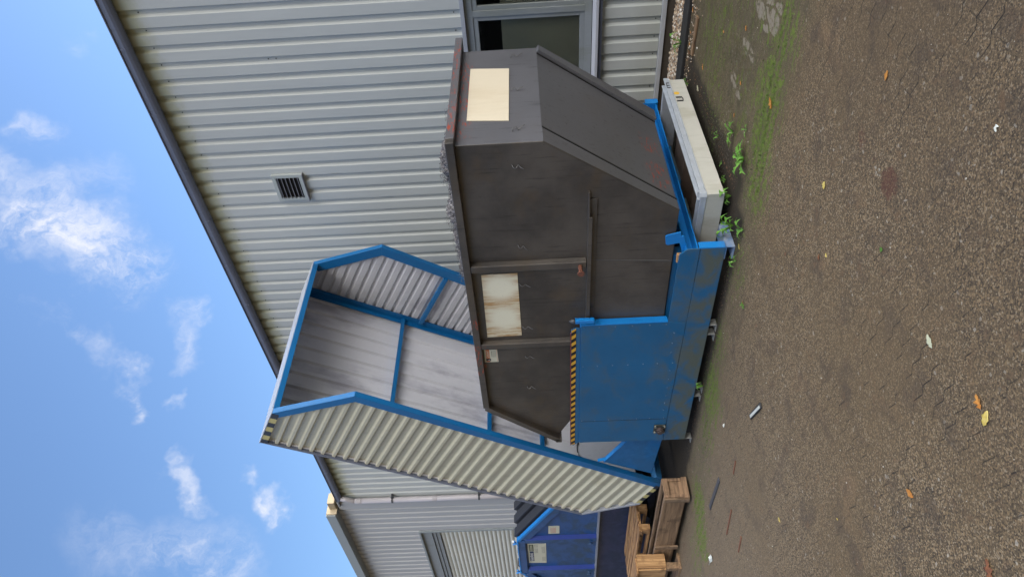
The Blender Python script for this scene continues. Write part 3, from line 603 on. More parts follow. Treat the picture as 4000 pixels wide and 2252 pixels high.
obj('weld_seam',MB().bar((-4.135,NY-.001,1.20),(-4.19,NY-.001,.49),.006,.006,(0,1,0)).bar((-2.99-.03,4.41,1.449),(-2.99-.03,5.88,1.449),.006,.006),M_hook,skip)
def hook(P,out,side):
    P=Vector(P); o=Vector(out); s=Vector(side); pts=[]; q=random.Random(P.x*31+P.y*17); hv=q.uniform(.8,1.05); hs=q.uniform(.4,1.1); ht=q.uniform(-.18,.18)
    for u,d in((.052,.0),(.044,.014),(.028,.022),(.012,.016),(.002,.004),(-.006,.006),(-.022,.018),(-.040,.024),(-.050,.026)):
        pts.append(P+Vector((0,0,u*hv))+o*d+s*(d*hs+u*ht))
    return MB().tube(pts,.0032,6)
for x in(-3.11,-3.93,-4.39,-4.95,-5.39,-5.88): obj('hook',hook((x,NY-.002,1.762),(0,-1,0),(-1,0,0)),M_hook,skip,smooth=True)
for y in(5.72,5.15,4.57): obj('hook',hook((-2.918,y,1.745),(1,0,0),(0,1,0)),M_hook,skip,smooth=True)
obj('pin',MB().tube([(-4.155,NY-.03,1.283),(-4.155,NY-.14,1.283)],.018,12).tube([(-4.155,NY-.14,1.283),(-4.155,NY-.155,1.283)],.030,12),M_rust,skip,.003)
obj('name_plate',MB().prism([(-4.255,2.142),(-4.250,1.826),(-5.075,1.826),(-5.082,2.155)],NY-.006,NY-.001),M_pl1,skip)['label']='worn cream plate with brown rust runs'
obj('name_plate',MB().prism([(5.553,2.141),(5.523,1.811),(4.707,1.818),(4.737,2.144)],-2.918,-2.913,'x'),M_pl2,skip)['label']='bright pale plate on the short end'
stk=obj('sticker',MB().prism([(-5.268,2.205),(-5.275,2.078),(-5.462,2.075),(-5.460,2.212)],NY-.004,NY-.001),M_paper,skip); stk['label']='small cream sticker with orange header'
y=NY-.0052
obj('sticker_header',MB().prism([(-5.268,2.190),(-5.268,2.156),(-5.455,2.158),(-5.455,2.193)],y,NY-.0042),M_orange,stk)
obj('sticker_badge',MB().box(-5.440,-5.405,y-.0012,y-.0002,2.148,2.194),M_black,stk)
text('lettering','L',.038,(-5.432,y-.0014,2.157),stk,M_white)
text('lettering','GARANT',.036,(-5.396,y-.0004,2.162),stk,M_paper,sx=.80)
mb=MB()
for k in range(2): mb.box(-5.38,-5.29,y,NY-.0042,2.134-k*.004,2.137-k*.004)
for k in range(3): mb.box(-5.385,-5.285,y,NY-.0042,2.118-k*.011,2.121-k*.011)
obj('small_print',mb,M_grey,stk); obj('sticker_line',MB().box(-5.455,-5.270,y,NY-.0042,2.084,2.0865),M_red,stk)
# swarf heap
prof_h=[(-7,2.2),(-6.1,2.22),(-5.6,2.24),(-4.6,2.255),(-4.44,2.30),(-4.29,2.345),(-4.1,2.335),(-3.93,2.355),(-3.78,2.34),(-3.66,2.39),(-3.58,2.36),(-3.52,2.27),(-3.44,2.34),(-3.36,2.32),(-3.23,2.375),(-3.11,2.37),(-3.02,2.33),(-2.95,2.26),(-2.8,2.2)]
def hh(x):
    for (a,p),(b,q) in zip(prof_h,prof_h[1:]):
        if a<=x<=b: return p+(q-p)*(x-a)/(b-a)
    return 2.2
mb=MB(); nx,ny=190,60; rnd=random.Random(5)
for j in range(ny+1):
    for i in range(nx+1):
        x=-6.1+3.14*i/nx; yv=4.425+1.45*j/ny; e=max(0,1-abs(yv-4.62)/.35); base=hh(x)
        mb.v.append((x,yv,2.23+(base-2.23)*(.55+.45*e)*min(1,(yv-4.40)/.10+.2)-.015+rnd.uniform(-.028,.028)))
for j in range(ny):
    for i in range(nx): a=j*(nx+1)+i; mb.face((a,a+1,a+nx+2,a+nx+1))
def curl(P,r,L,w):
    a=Vector((rnd.gauss(0,1),rnd.gauss(0,1),rnd.gauss(0,.7))).normalized(); u=a.orthogonal().normalized(); w2=a.cross(u); b=len(mb.v); n=5; tw=rnd.uniform(2.5,5.5)
    for k in range(n+1):
        t=k/n; th=tw*t; c=P+a*(L*(t-.5))+(u*math.cos(th)+w2*math.sin(th))*r; mb.v.append(tuple(c)); mb.v.append(tuple(c+a*w))
    for k in range(n): mb.face((b+2*k,b+2*k+1,b+2*k+3,b+2*k+2))
for i in range(9000):
    x=-2.99-abs(rnd.random())**1.15*3.05; yv=rnd.choice((4.42,4.44,4.48,4.54,4.62,4.8,5.2))+rnd.uniform(-.02,.06)
    curl(Vector((x,yv,2.235+(hh(x)-2.235)*rnd.uniform(.1,.97))),rnd.uniform(.003,.007),rnd.uniform(.008,.025),rnd.uniform(.002,.005))
tag(obj('swarf',mb,M_swarf,loc=(-4.4,5.1,2.2)),'curly grey metal swarf heaped over the rim of the grey skip','swarf',kind='stuff')

# ------------------------------------------------------------------ blue tipping platform
pf=thing('tipping_platform','blue steel tipping platform with grimy side plate and hazard striped cabinet','platform',(-5.4,5.4,0))
PY=4.33
obj('side_plate',MB().prism([(-4.0,.288),(-4.0,.392),(-4.055,.455),(-4.90,.466),(-4.90,.296)],PY,PY+.012),M_plat,pf,.002)
obj('lower_side_plate',MB().prism([(-4.0,.076),(-4.0,.282),(-6.885,.322),(-6.885,.082)],PY+.001,PY+.013),M_plat,pf,.002)
cab=obj('cabinet',MB().prism([(-4.905,.298),(-4.897,1.266),(-6.865,1.266),(-6.885,.328)],PY-.002,PY+.010),M_plat,pf,.002)
obj('cabinet_edge',MB().box(-4.897,-4.885,PY-.003,PY+.070,.466,1.272).box(-6.87,-4.897,PY+.010,PY+.070,1.262,1.274),M_bright,cab,.002)
obj('cabinet_joint',MB().prism([(-6.462,.33),(-6.457,.33),(-6.452,1.25),(-6.457,1.25)],PY-.0032,PY-.0022),M_black,cab)
rvp=[]
def riv(x,z): rvp.append((x,PY-.002,z))
for z in(1.24,1.10,.95,.79,.63,.48): riv(-4.925,z)
for z in(1.24,1.10,.95,.80,.65,.51,.36): riv(-5.50,z); riv(-6.44,z)
for x in(-5.05,-5.2,-5.34,-5.62,-5.76,-5.9,-6.04,-6.17,-6.3): riv(x,.395 if x>-5.5 else .375)
repeat('rivet',MB().tube([(0,0,0),(0,-.005,0)],[.0055,.0035],8),M_rivet,cab,rvp)
obj('top_guard',MB().prism([(-4.925,1.272),(-4.925,1.318),(-4.955,1.362),(-6.90,1.362),(-6.93,1.33),(-6.87,1.272)],PY+.004,PY+.010),M_plat,cab,.001)
obj('hazard_tape',MB().prism([(-4.935,1.314),(-4.960,1.356),(-6.905,1.356),(-6.90,1.314)],PY+.001,PY+.0032),M_tape,cab)
obj('red_edge',MB().bar((-5.0,PY+.006,1.363),(-6.915,PY+.006,1.362),.012,.006),M_redp,cab)
obj('guide_post',MB().box(-4.822,-4.785,4.29,4.33,1.15,1.325),M_bright,pf,.003)
obj('post_tip',MB().tube([(-4.803,4.31,1.325),(-4.803,4.31,1.335),(-4.803,4.31,1.36),(-4.803,4.31,1.385)],[.022,.024,.018,.002],12),M_clamp,pf,smooth=True)
bh=obj('bearing',MB().box(-6.705,-6.565,PY-.014,PY-.002,.325,.452),M_hub,cab,.004)
obj('bearing_hub',MB().tube([(-6.645,PY-.014,.385),(-6.645,PY-.05,.385)],.042,18).tube([(-6.645,PY-.05,.385),(-6.645,PY-.065,.385)],.030,18),M_hub2,bh,.003)
for a,b in((-6.69,.34),(-6.69,.437),(-6.58,.34),(-6.58,.437)): obj('bolt',MB().tube([(a,PY-.014,b),(a,PY-.034,b)],.011,6),M_bolt,bh)
obj('corner_bracket',MB().box(-4.0,-3.988,PY,PY+.075,.078,.295).box(-4.06,-4.0,PY+.013,PY+.07,.078,.09),M_bright,pf,.002)
mb=MB().box(-4.135,-4.125,PY+.012,6.62,.300,.405).box(-4.125,-4.0,PY+.012,6.62,.395,.405).box(-4.125,-4.0,PY+.012,6.62,.300,.310)
obj('end_beam',mb,M_bright,pf,.002)
mb=MB()
for y0 in(4.43,5.0,6.1): mb.box(-6.9,-4.14,y0,y0+.10,.34,.478)
for x0 in(-6.8,-5.5,-4.5): mb.box(x0,x0+.1,4.36,6.7,.14,.335)
mb.box(-6.9,-4.14,6.66,6.72,.10,.40)
obj('underframe',mb,M_plat,pf,.003)
obj('end_stop',MB().prism([(-3.852,.455),(-3.882,.570),(-3.895,.579),(-3.980,.566),(-3.990,.548),(-3.965,.430)],4.385,4.397).bar((-3.90,4.39,.45),(-4.06,4.39,.40),.012,.05),M_bright,pf,.0015)
obj('end_stop',MB().box(-4.30,-3.99,6.63,6.645,.30,.475).prism([(-3.99,.475),(-3.99,.40),(-4.30,.40),(-4.24,.505),(-4.05,.505)],6.628,6.640).box(-4.10,-3.99,6.645,6.72,.28,.41),M_bright,pf,.002)
obj('wooden_chock',MB().box(-4.16,-4.07,4.345,4.375,.41,.468),M_wo,pf,.003)
def foot(x,w=.008):
    return MB().box(x-w,x,PY+.01,PY+.09,.0,.082).box(x-.10,x,PY+.012,PY+.09,.0,.007)
for x in(-4.98,-5.11,-5.95,-6.09,-6.885): obj('foot',foot(x),M_foot,pf,.002)
obj('corner_foot',MB().prism([(PY+.002,0),(PY+.002,.072),(4.62,.072),(4.66,.04),(4.66,0)],-4.0,-3.992,'x').box(-4.13,-4.0,PY+.002,4.64,.0,.010).box(-4.13,-4.0,PY+.002,4.64,.066,.074),m_blue('scraped_blue_paint',(.03,.14,.36),(.32,.34,.35),.85,.0,.3,.8),pf,.002)

# ------------------------------------------------------------------ drip tray with galvanised rim
tr=thing('drip_tray','low grey drip tray with galvanised rim sliding out from under the platform','tray',(-4.6,5.5,0))
TX=-3.655;TN=4.615;TF=6.50;TL=-5.4
mb=MB().box(TX-.02,TX,TN,TF,.075,.222).box(TL,TX-.02,TN,TN+.02,.075,.222).box(TL,TX-.02,TF-.02,TF,.075,.222).box(TL,TL+.02,TN+.02,TF-.02,.075,.222)
obj('wall',mb,M_tray,tr,.003)
mb=MB()
mb.box(TX-.085,TX+.006,TN+.03,TF+.03,.222,.232).box(TX-.010,TX+.006,TN+.03,TF+.03,.232,.276).box(TX-.085,TX-.074,TN+.03,TF+.03,.232,.284)
mb.box(TL,TX-.02,TN-.006,TN+.010,.222,.272).box(TL,TX-.02,TN+.060,TN+.072,.222,.284).box(TL,TX-.02,TN+.01,TN+.06,.222,.232)
mb.box(TL,TX-.09,TF-.07,TF+.0,.222,.232).box(TL,TX-.09,TF-.075,TF-.065,.12,.284).box(TL,TX-.09,TF-.005,TF+.006,.222,.276)
mb.prism([(TX-.02,TN-.008),(TX+.008,TN+.008),(TX+.008,TN+.05),(TX-.03,TN+.05),(TX-.03,TN-.008)],.220,.282,'z')
obj('rim',mb,M_galv,tr,.003)
obj('floor',MB().box(TL+.02,TX-.02,TN+.02,TF-.02,.075,.085),M_trayin,tr)
obj('divider',MB().box(TL+.02,TX-.30,5.52,5.53,.085,.21),M_trayin,tr)
bd=obj('size_badge',MB().box(TX,TX+.0014,6.08,6.105,.150,.212).box(TX,TX+.0014,6.145,6.17,.150,.212).box(TX,TX+.0014,6.105,6.145,.145,.155),M_black,tr)
obj('badge_mark',MB().box(TX,TX+.0014,6.12,6.126,.165,.172).box(TX,TX+.0014,6.128,6.134,.18,.19).box(TX,TX+.0014,6.118,6.130,.198,.204),M_grey,bd)
obj('yellow_dot',MB().tube([(TX,6.235,.192),(TX+.0015,6.235,.192)],.026,20),M_yell,tr)
obj('size_badge',MB().box(TX+.006,TX+.0075,6.33,6.345,.235,.268).box(TX+.006,TX+.0075,6.375,6.39,.235,.268).box(TX+.006,TX+.0075,6.42,6.435,.235,.268).box(TX+.006,TX+.0075,6.33,6.435,.262,.268),M_black,tr)

# ------------------------------------------------------------------ tilted rain hood
HY0=4.36;HY1=6.73
T=(-6.634,4.839);A=(-6.105,4.548);B=(-5.863,3.605);E=(-7.93,.234);O=(-8.394,.468);MM=(-8.621,1.204)
poly=[T,A,B,E,O,MM]
hood=thing('rain_hood','tall blue framed hood of corrugated sheet tipped up beside the skip','hood',(-7.9,5.5,0))
V2=lambda p:Vector((p[0],p[1]))
def corr(mb,poly,org,sdir,pitch,crown,slope,depth,to3,phase=0,inset=0):
    """corrugated sheet filling a convex outline; ribs run square to sdir"""
    s_=V2(sdir).normalized(); t_=Vector((-s_.y,s_.x)); P=[((V2(p)-V2(org)).dot(s_),(V2(p)-V2(org)).dot(t_)) for p in poly]
    floor=pitch-crown-2*slope; smin=min(p[0] for p in P); smax=max(p[0] for p in P); bk=[]
    k=int((smin-phase)/pitch)-1
    while k*pitch+phase<smax+pitch:
        c=k*pitch+phase; bk+=[(c,0),(c+crown,0),(c+crown+slope,depth),(c+crown+slope+floor,depth)]; k+=1
        if False: pass
    def dep(s):
        for (a,da),(b,db) in zip(bk,bk[1:]):
            if a<=s<=b: return da+(db-da)*(s-a)/max(b-a,1e-9)
        return 0
    ss=sorted(set([round(b[0],5) for b in bk if smin<b[0]<smax]+[round(smin+1e-4,5),round(smax-1e-4,5)]+[round(p[0],5) for p in P if smin<p[0]<smax]))
    def rng(s):
        ts=[]
        for (s0,t0),(s1,t1) in zip(P,P[1:]+P[:1]):
            if (s0-s)*(s1-s)<=0 and abs(s1-s0)>1e-9: ts.append(t0+(t1-t0)*(s-s0)/(s1-s0))
        return (min(ts),max(ts)) if ts else (0,0)
    b=len(mb.v)
    for s in ss:
        a,c=rng(s); d=dep(s)
        for t in(a,c):
            q=V2(org)+s_*s+t_*t; mb.v.append(to3(q.x,q.y,d))
    for i in range(len(ss)-1): mb.face((b+2*i,b+2*i+1,b+2*i+3,b+2*i+2))
inner=[T,A,B,E,O,MM]
c0=sum((V2(p) for p in poly),Vector((0,0)))/6
def shrink(poly,k):
    return [tuple(V2(p)+(c0-V2(p)).normalized()*k) for p in poly]
sTM=(V2(MM)-V2(T))
mb=MB(); corr(mb,shrink(poly,.012),T,sTM,.1313,.030,.018,.032,lambda x,z,d:(x,HY0+.010+d,z),phase=.03)
obj('side_panel',mb,M_cream,hood,solid=.0015)
mb=MB(); corr(mb,shrink(poly,.012),T,sTM,.1313,.030,.016,.026,lambda x,z,d:(x,HY1-.012-d,z),phase=.03)
obj('side_panel',mb,M_inner,hood,solid=.0015)
# roof sheet: ribs along the slope
Ltm=sTM.length; mb=MB(); sn=Vector((sTM.y,-sTM.x)).normalized()
if sn.x<0: sn=-sn
def roofto(u,v,d):   # u along y, v along T->M
    q=V2(T)+sTM*(v/Ltm)+sn*d; return (q.x,u,q.y)
corr(mb,[(HY0+.015,0.),(HY1-.015,0.),(HY1-.015,Ltm),(HY0+.015,Ltm)],(HY0,0),(1,0),.2069,.119,.022,.030,roofto,phase=.06)
obj('roof_panel',mb,M_innerr,hood,solid=.0015)
mb=MB(); corr(mb,[(HY0+.046,3.56),(HY1-.046,3.56),(HY1-.046,Ltm-.02),(HY0+.046,Ltm-.02)],(HY0,0),(1,0),.2069,.119,.022,.030,lambda u,v,d:roofto(u,v,d+.034),phase=.06)  # paler copy of the roof sheet, paints in sky light near the hinge
obj('skylit_overlay',mb,simple('skylit_overlay_sheet',(.84,.84,.88),.35,0,.05),hood,solid=.0015)
def slab(p,q,y0,y1,th,side=1):
    d=(V2(q)-V2(p)).normalized(); n=Vector((d.y,-d.x))*side; 
    return [p,q,tuple(V2(q)+n*th),tuple(V2(p)+n*th)]
ctr=lambda p,q:1 if (Vector(((V2(q)-V2(p)).y,-(V2(q)-V2(p)).x))).dot(c0-V2(p))>0 else -1
for p,q in((T,A),(MM,O)): obj('end_panel',MB().prism(slab(p,q,0,0,.004,ctr(p,q)),HY0+.02,HY1-.02),M_flw,hood)
def frame_near(mb,p,q,y0,y1,w):
    mb.prism(slab(p,q,0,0,w,ctr(p,q)),y0,y1)
def offset_line(pts,w):
    """inner offset of open polyline (towards centre)"""
    out=[]
    for i,p in enumerate(pts):
        ns=[]
        for a,b in((i-1,i),(i,i+1)):
            if a<0 or b>=len(pts): continue
            d=(V2(pts[b])-V2(pts[a])).normalized(); n=Vector((d.y,-d.x)); 
            if n.dot(c0-V2(pts[a]))<0: n=-n
            ns.append(n)
        n=(ns[0]+ns[-1]).normalized(); k=w/max(.3,n.dot(ns[0])); out.append(tuple(V2(p)+n*k))
    return out
for (y0,y1,fl) in((HY0-.004,HY0+.008,0),(HY1-.008,HY1+.004,1)):
    w=.095 if not fl else .13
    mb=MB(); line=[A,B,E]; ins=offset_line(line,w)
    if fl: y0,y1=HY1-.064,HY1-.056
    for i in range(2): mb.prism([line[i],line[i+1],ins[i+1],ins[i]],y0,y1)
    ins2=offset_line(line,.008)
    yy=(HY0+.008,HY0+.062) if not fl else (HY1-.056,HY1-.002)
    for i in range(2): mb.prism([line[i],line[i+1],ins2[i+1],ins2[i]],*yy)
    obj('frame',mb,M_hoodb,hood,.002)
obj('front_bar',MB().bar((A[0],HY0+.062,A[1]),(A[0],HY1-.062,A[1]),.06,.06,(1,0,2),off=(0,-.03)),M_hoodb,hood,.003)
obj('hinge_bar',MB().bar((E[0]+.02,HY0+.062,E[1]+.05),(E[0]+.02,HY1-.062,E[1]+.05),.09,.09,(1,0,1.6)),M_hoodb,hood,.003)
def along(s,off=0): 
    q=V2(T)+sTM*(s/Ltm)+sn*off; return q
for s in(1.41,2.76,3.55):
    q=along(s,.065); obj('cross_bar',MB().bar((q.x,HY0+.06,q.y),(q.x,HY1-.06,q.y),.008,.075,(sn.x,0,sn.y)).bar((q.x,HY0+.06,q.y),(q.x,HY1-.06,q.y),.055,.006,(sn.x,0,sn.y),off=(0,.036)),M_hoodb,hood,.001)
for y0,y1 in((HY0+.050,HY0+.056),(HY1-.056,HY1-.050)):
    a=along(.05,.04);b=along(Ltm-.05,.04);c=along(Ltm-.05,.17);d=along(.05,.17)
    obj('corner_angle',MB().prism([tuple(a),tuple(b),tuple(c),tuple(d)],y0,y1),M_hoodb,hood)
a=along(0.05,.062);b=along(Ltm-.05,.062)
obj('corner_flange',MB().prism([tuple(a),tuple(b),tuple(along(Ltm-.05,.068)),tuple(along(.05,.068))],HY1-.12,HY1-.048),M_hoodb,hood)
obj('side_brace',MB().bar((-6.47,HY1-.065,2.86),(-7.32,HY1-.065,3.325),.055,.055,(0,1,0)),M_hoodb,hood,.002)
obj('side_brace',MB().bar((-7.35,HY1-.065,1.25),(-8.25,HY1-.065,1.72),.055,.055,(0,1,0)),M_hoodb,hood,.002)
# flashings along the sheet edges
mb=MB()
dT=(V2(MM)-V2(T)).normalized()
mb.prism([T,MM,tuple(V2(MM)-sn*.012),tuple(V2(T)-sn*.012)],HY0-.012,HY1+.012); obj('roof_flashing',mb,M_gutter,hood)
dA=(V2(A)-V2(T)).normalized(); nA=Vector((-dA.y,dA.x)); nA=nA if nA.dot(V2(T)-c0)>0 else -nA
obj('top_flashing',MB().prism([tuple(V2(T)-dA*.03),tuple(V2(A)+dA*.0),tuple(V2(A)+nA*.010),tuple(V2(T)-dA*.03+nA*.010)],HY0-.010,HY1+.01),M_flw,hood,.002)
dO=(V2(O)-V2(MM)).normalized(); nO=Vector((-dO.y,dO.x)); nO=nO if nO.dot(V2(O)-c0)>0 else -nO
obj('end_flashing',MB().prism([MM,O,tuple(V2(O)+nO*.01),tuple(V2(MM)+nO*.01)],HY0-.010,HY1+.01).prism([MM,O,tuple(V2(O)-nO*.03),tuple(V2(MM)-nO*.03)],HY0-.011,HY0-.004),M_flw,hood)
def stripes(p,q,w,n,start,end,side):
    d=(V2(q)-V2(p)); L=d.length; d=d/L; nn=Vector((d.y,-d.x)); nn=nn if nn.dot(c0-V2(p))>0 else -nn
    for k in range(n):
        a=V2(p)+d*(start+(end-start)*k/n); b=V2(p)+d*(start+(end-start)*(k+1)/n)
        obj('hazard_square',MB().prism([tuple(a),tuple(b),tuple(b+nn*w),tuple(a+nn*w)],HY0-.007,HY0-.0045),M_tb if k%2==side else M_ty,hood)
stripes(T,A,.075,7,-.02,.60,0)
LE=(V2(E)-V2(O)).length
stripes(O,E,.055,6,.0,LE-.05,1)
# hinge arm plate
hp=[(-7.45,.955),(-6.98,.685),(-6.56,.47),(-6.56,.30),(-7.02,.31),(-7.75,.372)]
obj('hinge_plate',MB().prism(hp,HY0+.055,HY0+.067),M_hoodb,hood,.002)
obj('hinge_plate_flange',MB().bar((-7.45,HY0+.075,.958),(-6.60,HY0+.075,.483),.05,.008,(.5,0,1)).bar((-7.40,HY0+.07,.93),(-7.43,HY0+.07,1.03),.04,.008,(1,0,0)),M_bright,hood,.001)

# ------------------------------------------------------------------ far blue container with black lids
c2=thing('covered_container','dark blue covered container with black ribbed lids and a cream notice, behind the crates','container',(-11,6,0))
CY=5.0; CF=7.25
up_=[(-9.0,1.20),(-10.66,2.10),(-11.80,2.10),(-13.4,1.23),(-13.4,.90),(-9.0,.90)]
obj('body',MB().prism(up_,CY,CF),M_c2,c2,.004)
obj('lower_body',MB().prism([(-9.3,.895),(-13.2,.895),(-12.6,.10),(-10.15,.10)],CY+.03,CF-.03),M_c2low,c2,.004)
obj('skid',MB().box(-12.9,-9.4,CY+.25,CY+.33,0,.10).box(-12.9,-9.4,CF-.4,CF-.32,0,.10),M_c2low,c2)
obj('flange',MB().box(-13.4,-9.0,CY-.055,CY,.893,.903).box(-13.4,-9.0,CY-.055,CY-.047,.875,.893),simple('worn_flange_edge',(.25,.27,.32),.5,0,.4,30),c2)
obj('rail',MB().bar((-8.99,CY-.02,1.235),(-10.655,CY-.02,2.14),.06,.05),M_bright,c2,.004); obj('rail',MB().bar((-11.80,CY-.02,2.14),(-13.41,CY-.02,1.265),.06,.05),M_bright,c2,.004)
obj('top_rail',MB().box(-11.83,-10.64,CY-.055,CY+.01,2.02,2.135),M_c2,c2,.012)
obj('upper_frame',MB().bar((-8.99,CY-.025,1.15),(-10.60,CY-.025,2.03),.05,.12),M_c2,c2,.004); obj('upper_frame',MB().bar((-11.86,CY-.025,2.03),(-13.4,CY-.025,1.19),.05,.12),M_c2,c2,.004)
for x0,x1 in((-10.70,-10.555),(-11.84,-11.68),(-12.95,-12.82)):
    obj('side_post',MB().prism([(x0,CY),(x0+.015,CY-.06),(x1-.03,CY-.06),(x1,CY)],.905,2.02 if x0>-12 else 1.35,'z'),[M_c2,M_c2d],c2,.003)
    obj('post_shadow_side',MB().prism([(x1-.031,CY-.061),(x1+.001,CY),(x1+.0025,CY),(x1-.0285,CY-.061)],.905,2.0 if x0>-12 else 1.33,'z'),M_c2d,c2)  # thin darker blue sheet paints the post side as shaded
    obj('lug',MB().tube([(x0+.03,CY-.055,1.0),(x0+.03,CY-.12,1.0)],.022,10).tube([(x0+.03,CY-.11,1.0),(x0+.03,CY-.125,1.0)],.038,12).box(x0-.03,x0+.05,CY-.085,CY-.07,.965,1.035),M_c2,c2,.002)
def lid(sg,x0):
    # ribbed plastic lid sloping away from the top rail
    mb=MB(); P0=Vector((x0,0,2.16)); d=Vector((sg*.879,0,-.477)); n=Vector((sg*.477,0,.879)); L=1.86; y=CY+.045; k=0
    while y<CF:
        w=.155 if k%2==0 else .075; h=.045 if k%2==0 else .0
        b=len(mb.v); y1=min(y+w,CF)
        for yy in(y+.008,y1-.008):
            for s in(0,L):
                for hh_ in(-.02,h): q=P0+d*s+n*hh_; mb.v.append((q.x,yy if hh_>0 or h==0 else yy+(-.008 if yy<y+.02 else .008),q.z))
        for q in((0,1,3,2),(4,6,7,5),(0,4,5,1),(2,3,7,6),(1,5,7,3),(0,2,6,4)): mb.face(tuple(b+i for i in q))
        y=y1; k+=1
    obj('lid',mb,M_lid,c2,.006)
lid(1,-10.70); lid(-1,-11.76)
mb=MB()
for x in(-10.69,-11.77):
    mb2=MB().box(x-.05,x+.05,CY-.07,CY+.04,2.13,2.155).tube([(x-.03,CY-.04,2.17),(x+.05,CY-.04,2.20)],.016,8).tube([(x+.02,CY-.06,2.13),(x-.02,CY-.06,2.22)],.014,8)
    obj('lid_hinge',mb2,M_bright,c2,.002)
obj('hinge_cap',MB().tube([(-10.66,CY-.05,2.20),(-10.66,CY-.02,2.215)],.022,10),M_white,c2)
obj('chain',MB().tube([(-10.76,CY-.06,2.14)]+[(-10.76-.1*k,CY-.06,2.142+.006*(k%2)) for k in range(1,10)]+[(-11.72,CY-.06,2.14)],.010,6),M_bright,c2)
nt=obj('notice',MB().prism([(-10.815,2.000),(-10.830,1.700),(-11.545,1.706),(-11.525,1.995)],CY-.006,CY-.001),M_paper,c2); nt['label']='large cream notice with dark header'
y=CY-.0075
obj('header_block',MB().box(-11.455,-11.095,y,CY-.0062,1.905,1.972),M_navy,nt); obj('header_block',MB().box(-11.080,-10.850,y,CY-.0062,1.905,1.972),M_olive,nt)
text('lettering','russfeld',.080,(-11.445,y-.0006,1.918),nt,M_white,sx=1.15)
mb=MB()
for k in range(3): mb.box(-10.95,-10.845,y,CY-.0062,1.880-k*.020,1.885-k*.020); mb.box(-11.16,-10.99,y,CY-.0062,1.880-k*.020,1.886-k*.020)
for k in range(3): mb.box(-11.17,-10.94,y,CY-.0062,1.765-k*.018,1.770-k*.018)
for k in range(3): mb.box(-11.46,-11.31,y,CY-.0062,1.762-k*.018,1.767-k*.018)
mb.box(-11.47,-10.87,y,CY-.0062,1.718,1.7195)
obj('small_print',mb,M_grey,nt)
mb=MB()
for k in range(2): mb.box(-11.075,-10.87,y-.001,y,1.925+k*.02,1.934+k*.02)
obj('header_print',mb,M_paper,nt)
n2=obj('notice',MB().prism([(-10.240,1.648),(-10.240,1.480),(-10.490,1.482),(-10.490,1.655)],CY-.005,CY-.001),M_paper,c2); n2['label']='small cream notice with red print'
mb=MB()
for k in range(5): mb.box(-10.465,-10.285-.01*(k%2),CY-.0062,CY-.0052,1.61-k*.018,1.615-k*.018)
obj('red_print',mb,M_red,n2)

# ------------------------------------------------------------------ wooden crates in front of it
def crate(name,label,x0,x1,y0,y1,z0,z1,battens,loc):
    c=thing(name,label,'crate',loc,'wooden crates by the hood')
    th=.018
    obj('long_board',MB().box(x0,x1,y0,y0+th,z0+.045,z1-.035),M_wx,c,.003)
    obj('long_board',MB().box(x0,x1,y1-th,y1,z0+.045,z1-.035),M_wx,c,.003)
    obj('top_board',MB().box(x0,x1,y0-.004,y0+.045,z1-.035,z1),M_wx,c,.003); obj('top_board',MB().box(x0,x1,y1-.045,y1+.004,z1-.035,z1),M_wx,c,.003)
    obj('bottom_board',MB().box(x0,x1,y0+th,y1-th,z0+.03,z0+.048),M_wx,c)
    obj('end_board',MB().box(x1-.022,x1,y0+th,y1-th,z0+.048,z1-.04),M_wy,c,.003)
    obj('end_frame',MB().box(x1,x1+.022,y0,y1,z1-.065,z1-.002).box(x1,x1+.026,y0-.01,y1+.01,z0,z0+.06).box(x1,x1+.020,y0,y0+.035,z0+.06,z1-.065).box(x1,x1+.020,y1-.035,y1,z0+.06,z1-.065),M_wy,c,.003)
    for b in battens: obj('batten',MB().box(b-.035,b+.035,y0-.026,y0-.001,z0-.0,z1+.005),M_wz,c,.003)
    return c
crate('wooden_crate','long low weathered wooden crate lying on the paving below the hood tip',-10.9,-7.47,3.93,4.17,.03,.315,(-7.50,-8.72,-10.0),(-8.8,4.05,0))
pal=thing('wooden_pallet','orange pine pallet resting across the back of the long low crate','pallet',(-9.9,4.5,.3))
for i,yy in enumerate((4.22,4.50,4.80)): obj('runner',MB().box(-10.9,-8.86,yy,yy+.09,.315,.340),M_wo,pal,.003)
for xx in(-8.96,-9.85,-10.8):
    for yy in(4.22,4.50,4.80): obj('block',MB().box(xx,xx+.10,yy,yy+.09,.34,.425),M_wo2,pal,.003)
for yy in(4.20,4.34,4.48,4.62,4.78): obj('deck_board',MB().box(-10.9,-8.84,yy,yy+.10,.447,.468),M_wo,pal,.003)
for xx in(-8.96,-9.85,-10.8): obj('cross_board',MB().box(xx,xx+.10,4.20,4.88,.425,.447),m_wood('pallet_cross_board',(.30,.145,.055),(.5,.28,.12),1) if xx>-9 else M_wo2,pal,.003)
bx=thing('wooden_crate','upright pine board crate at the left end of the crates, plank face to the yard','crate',(-9.4,3.7,0),'wooden crates by the hood')
for k in range(3): obj('side_board',MB().box(-8.88-.18*k-.175,-8.88-.18*k,3.70,3.722,.19,.545),M_wo2,bx,.003)
obj('top_board',MB().box(-10.2,-8.86,3.66,3.86,.546,.570),M_wo,bx,.003); obj('end_board',MB().box(-8.878,-8.858,3.722,3.90,.19,.545),M_wo2,bx,.003)
obj('base_board',MB().box(-10.2,-8.86,3.70,3.90,.0,.03).box(-8.95,-8.87,3.71,3.79,.03,.19).box(-9.9,-9.8,3.71,3.79,.03,.19),M_wx,bx,.003)
obj('loose',MB().box(-8.9,-8.0,4.30,4.38,.33,.36),M_wx,loc=(-8.4,4.34,.33)) if False else None

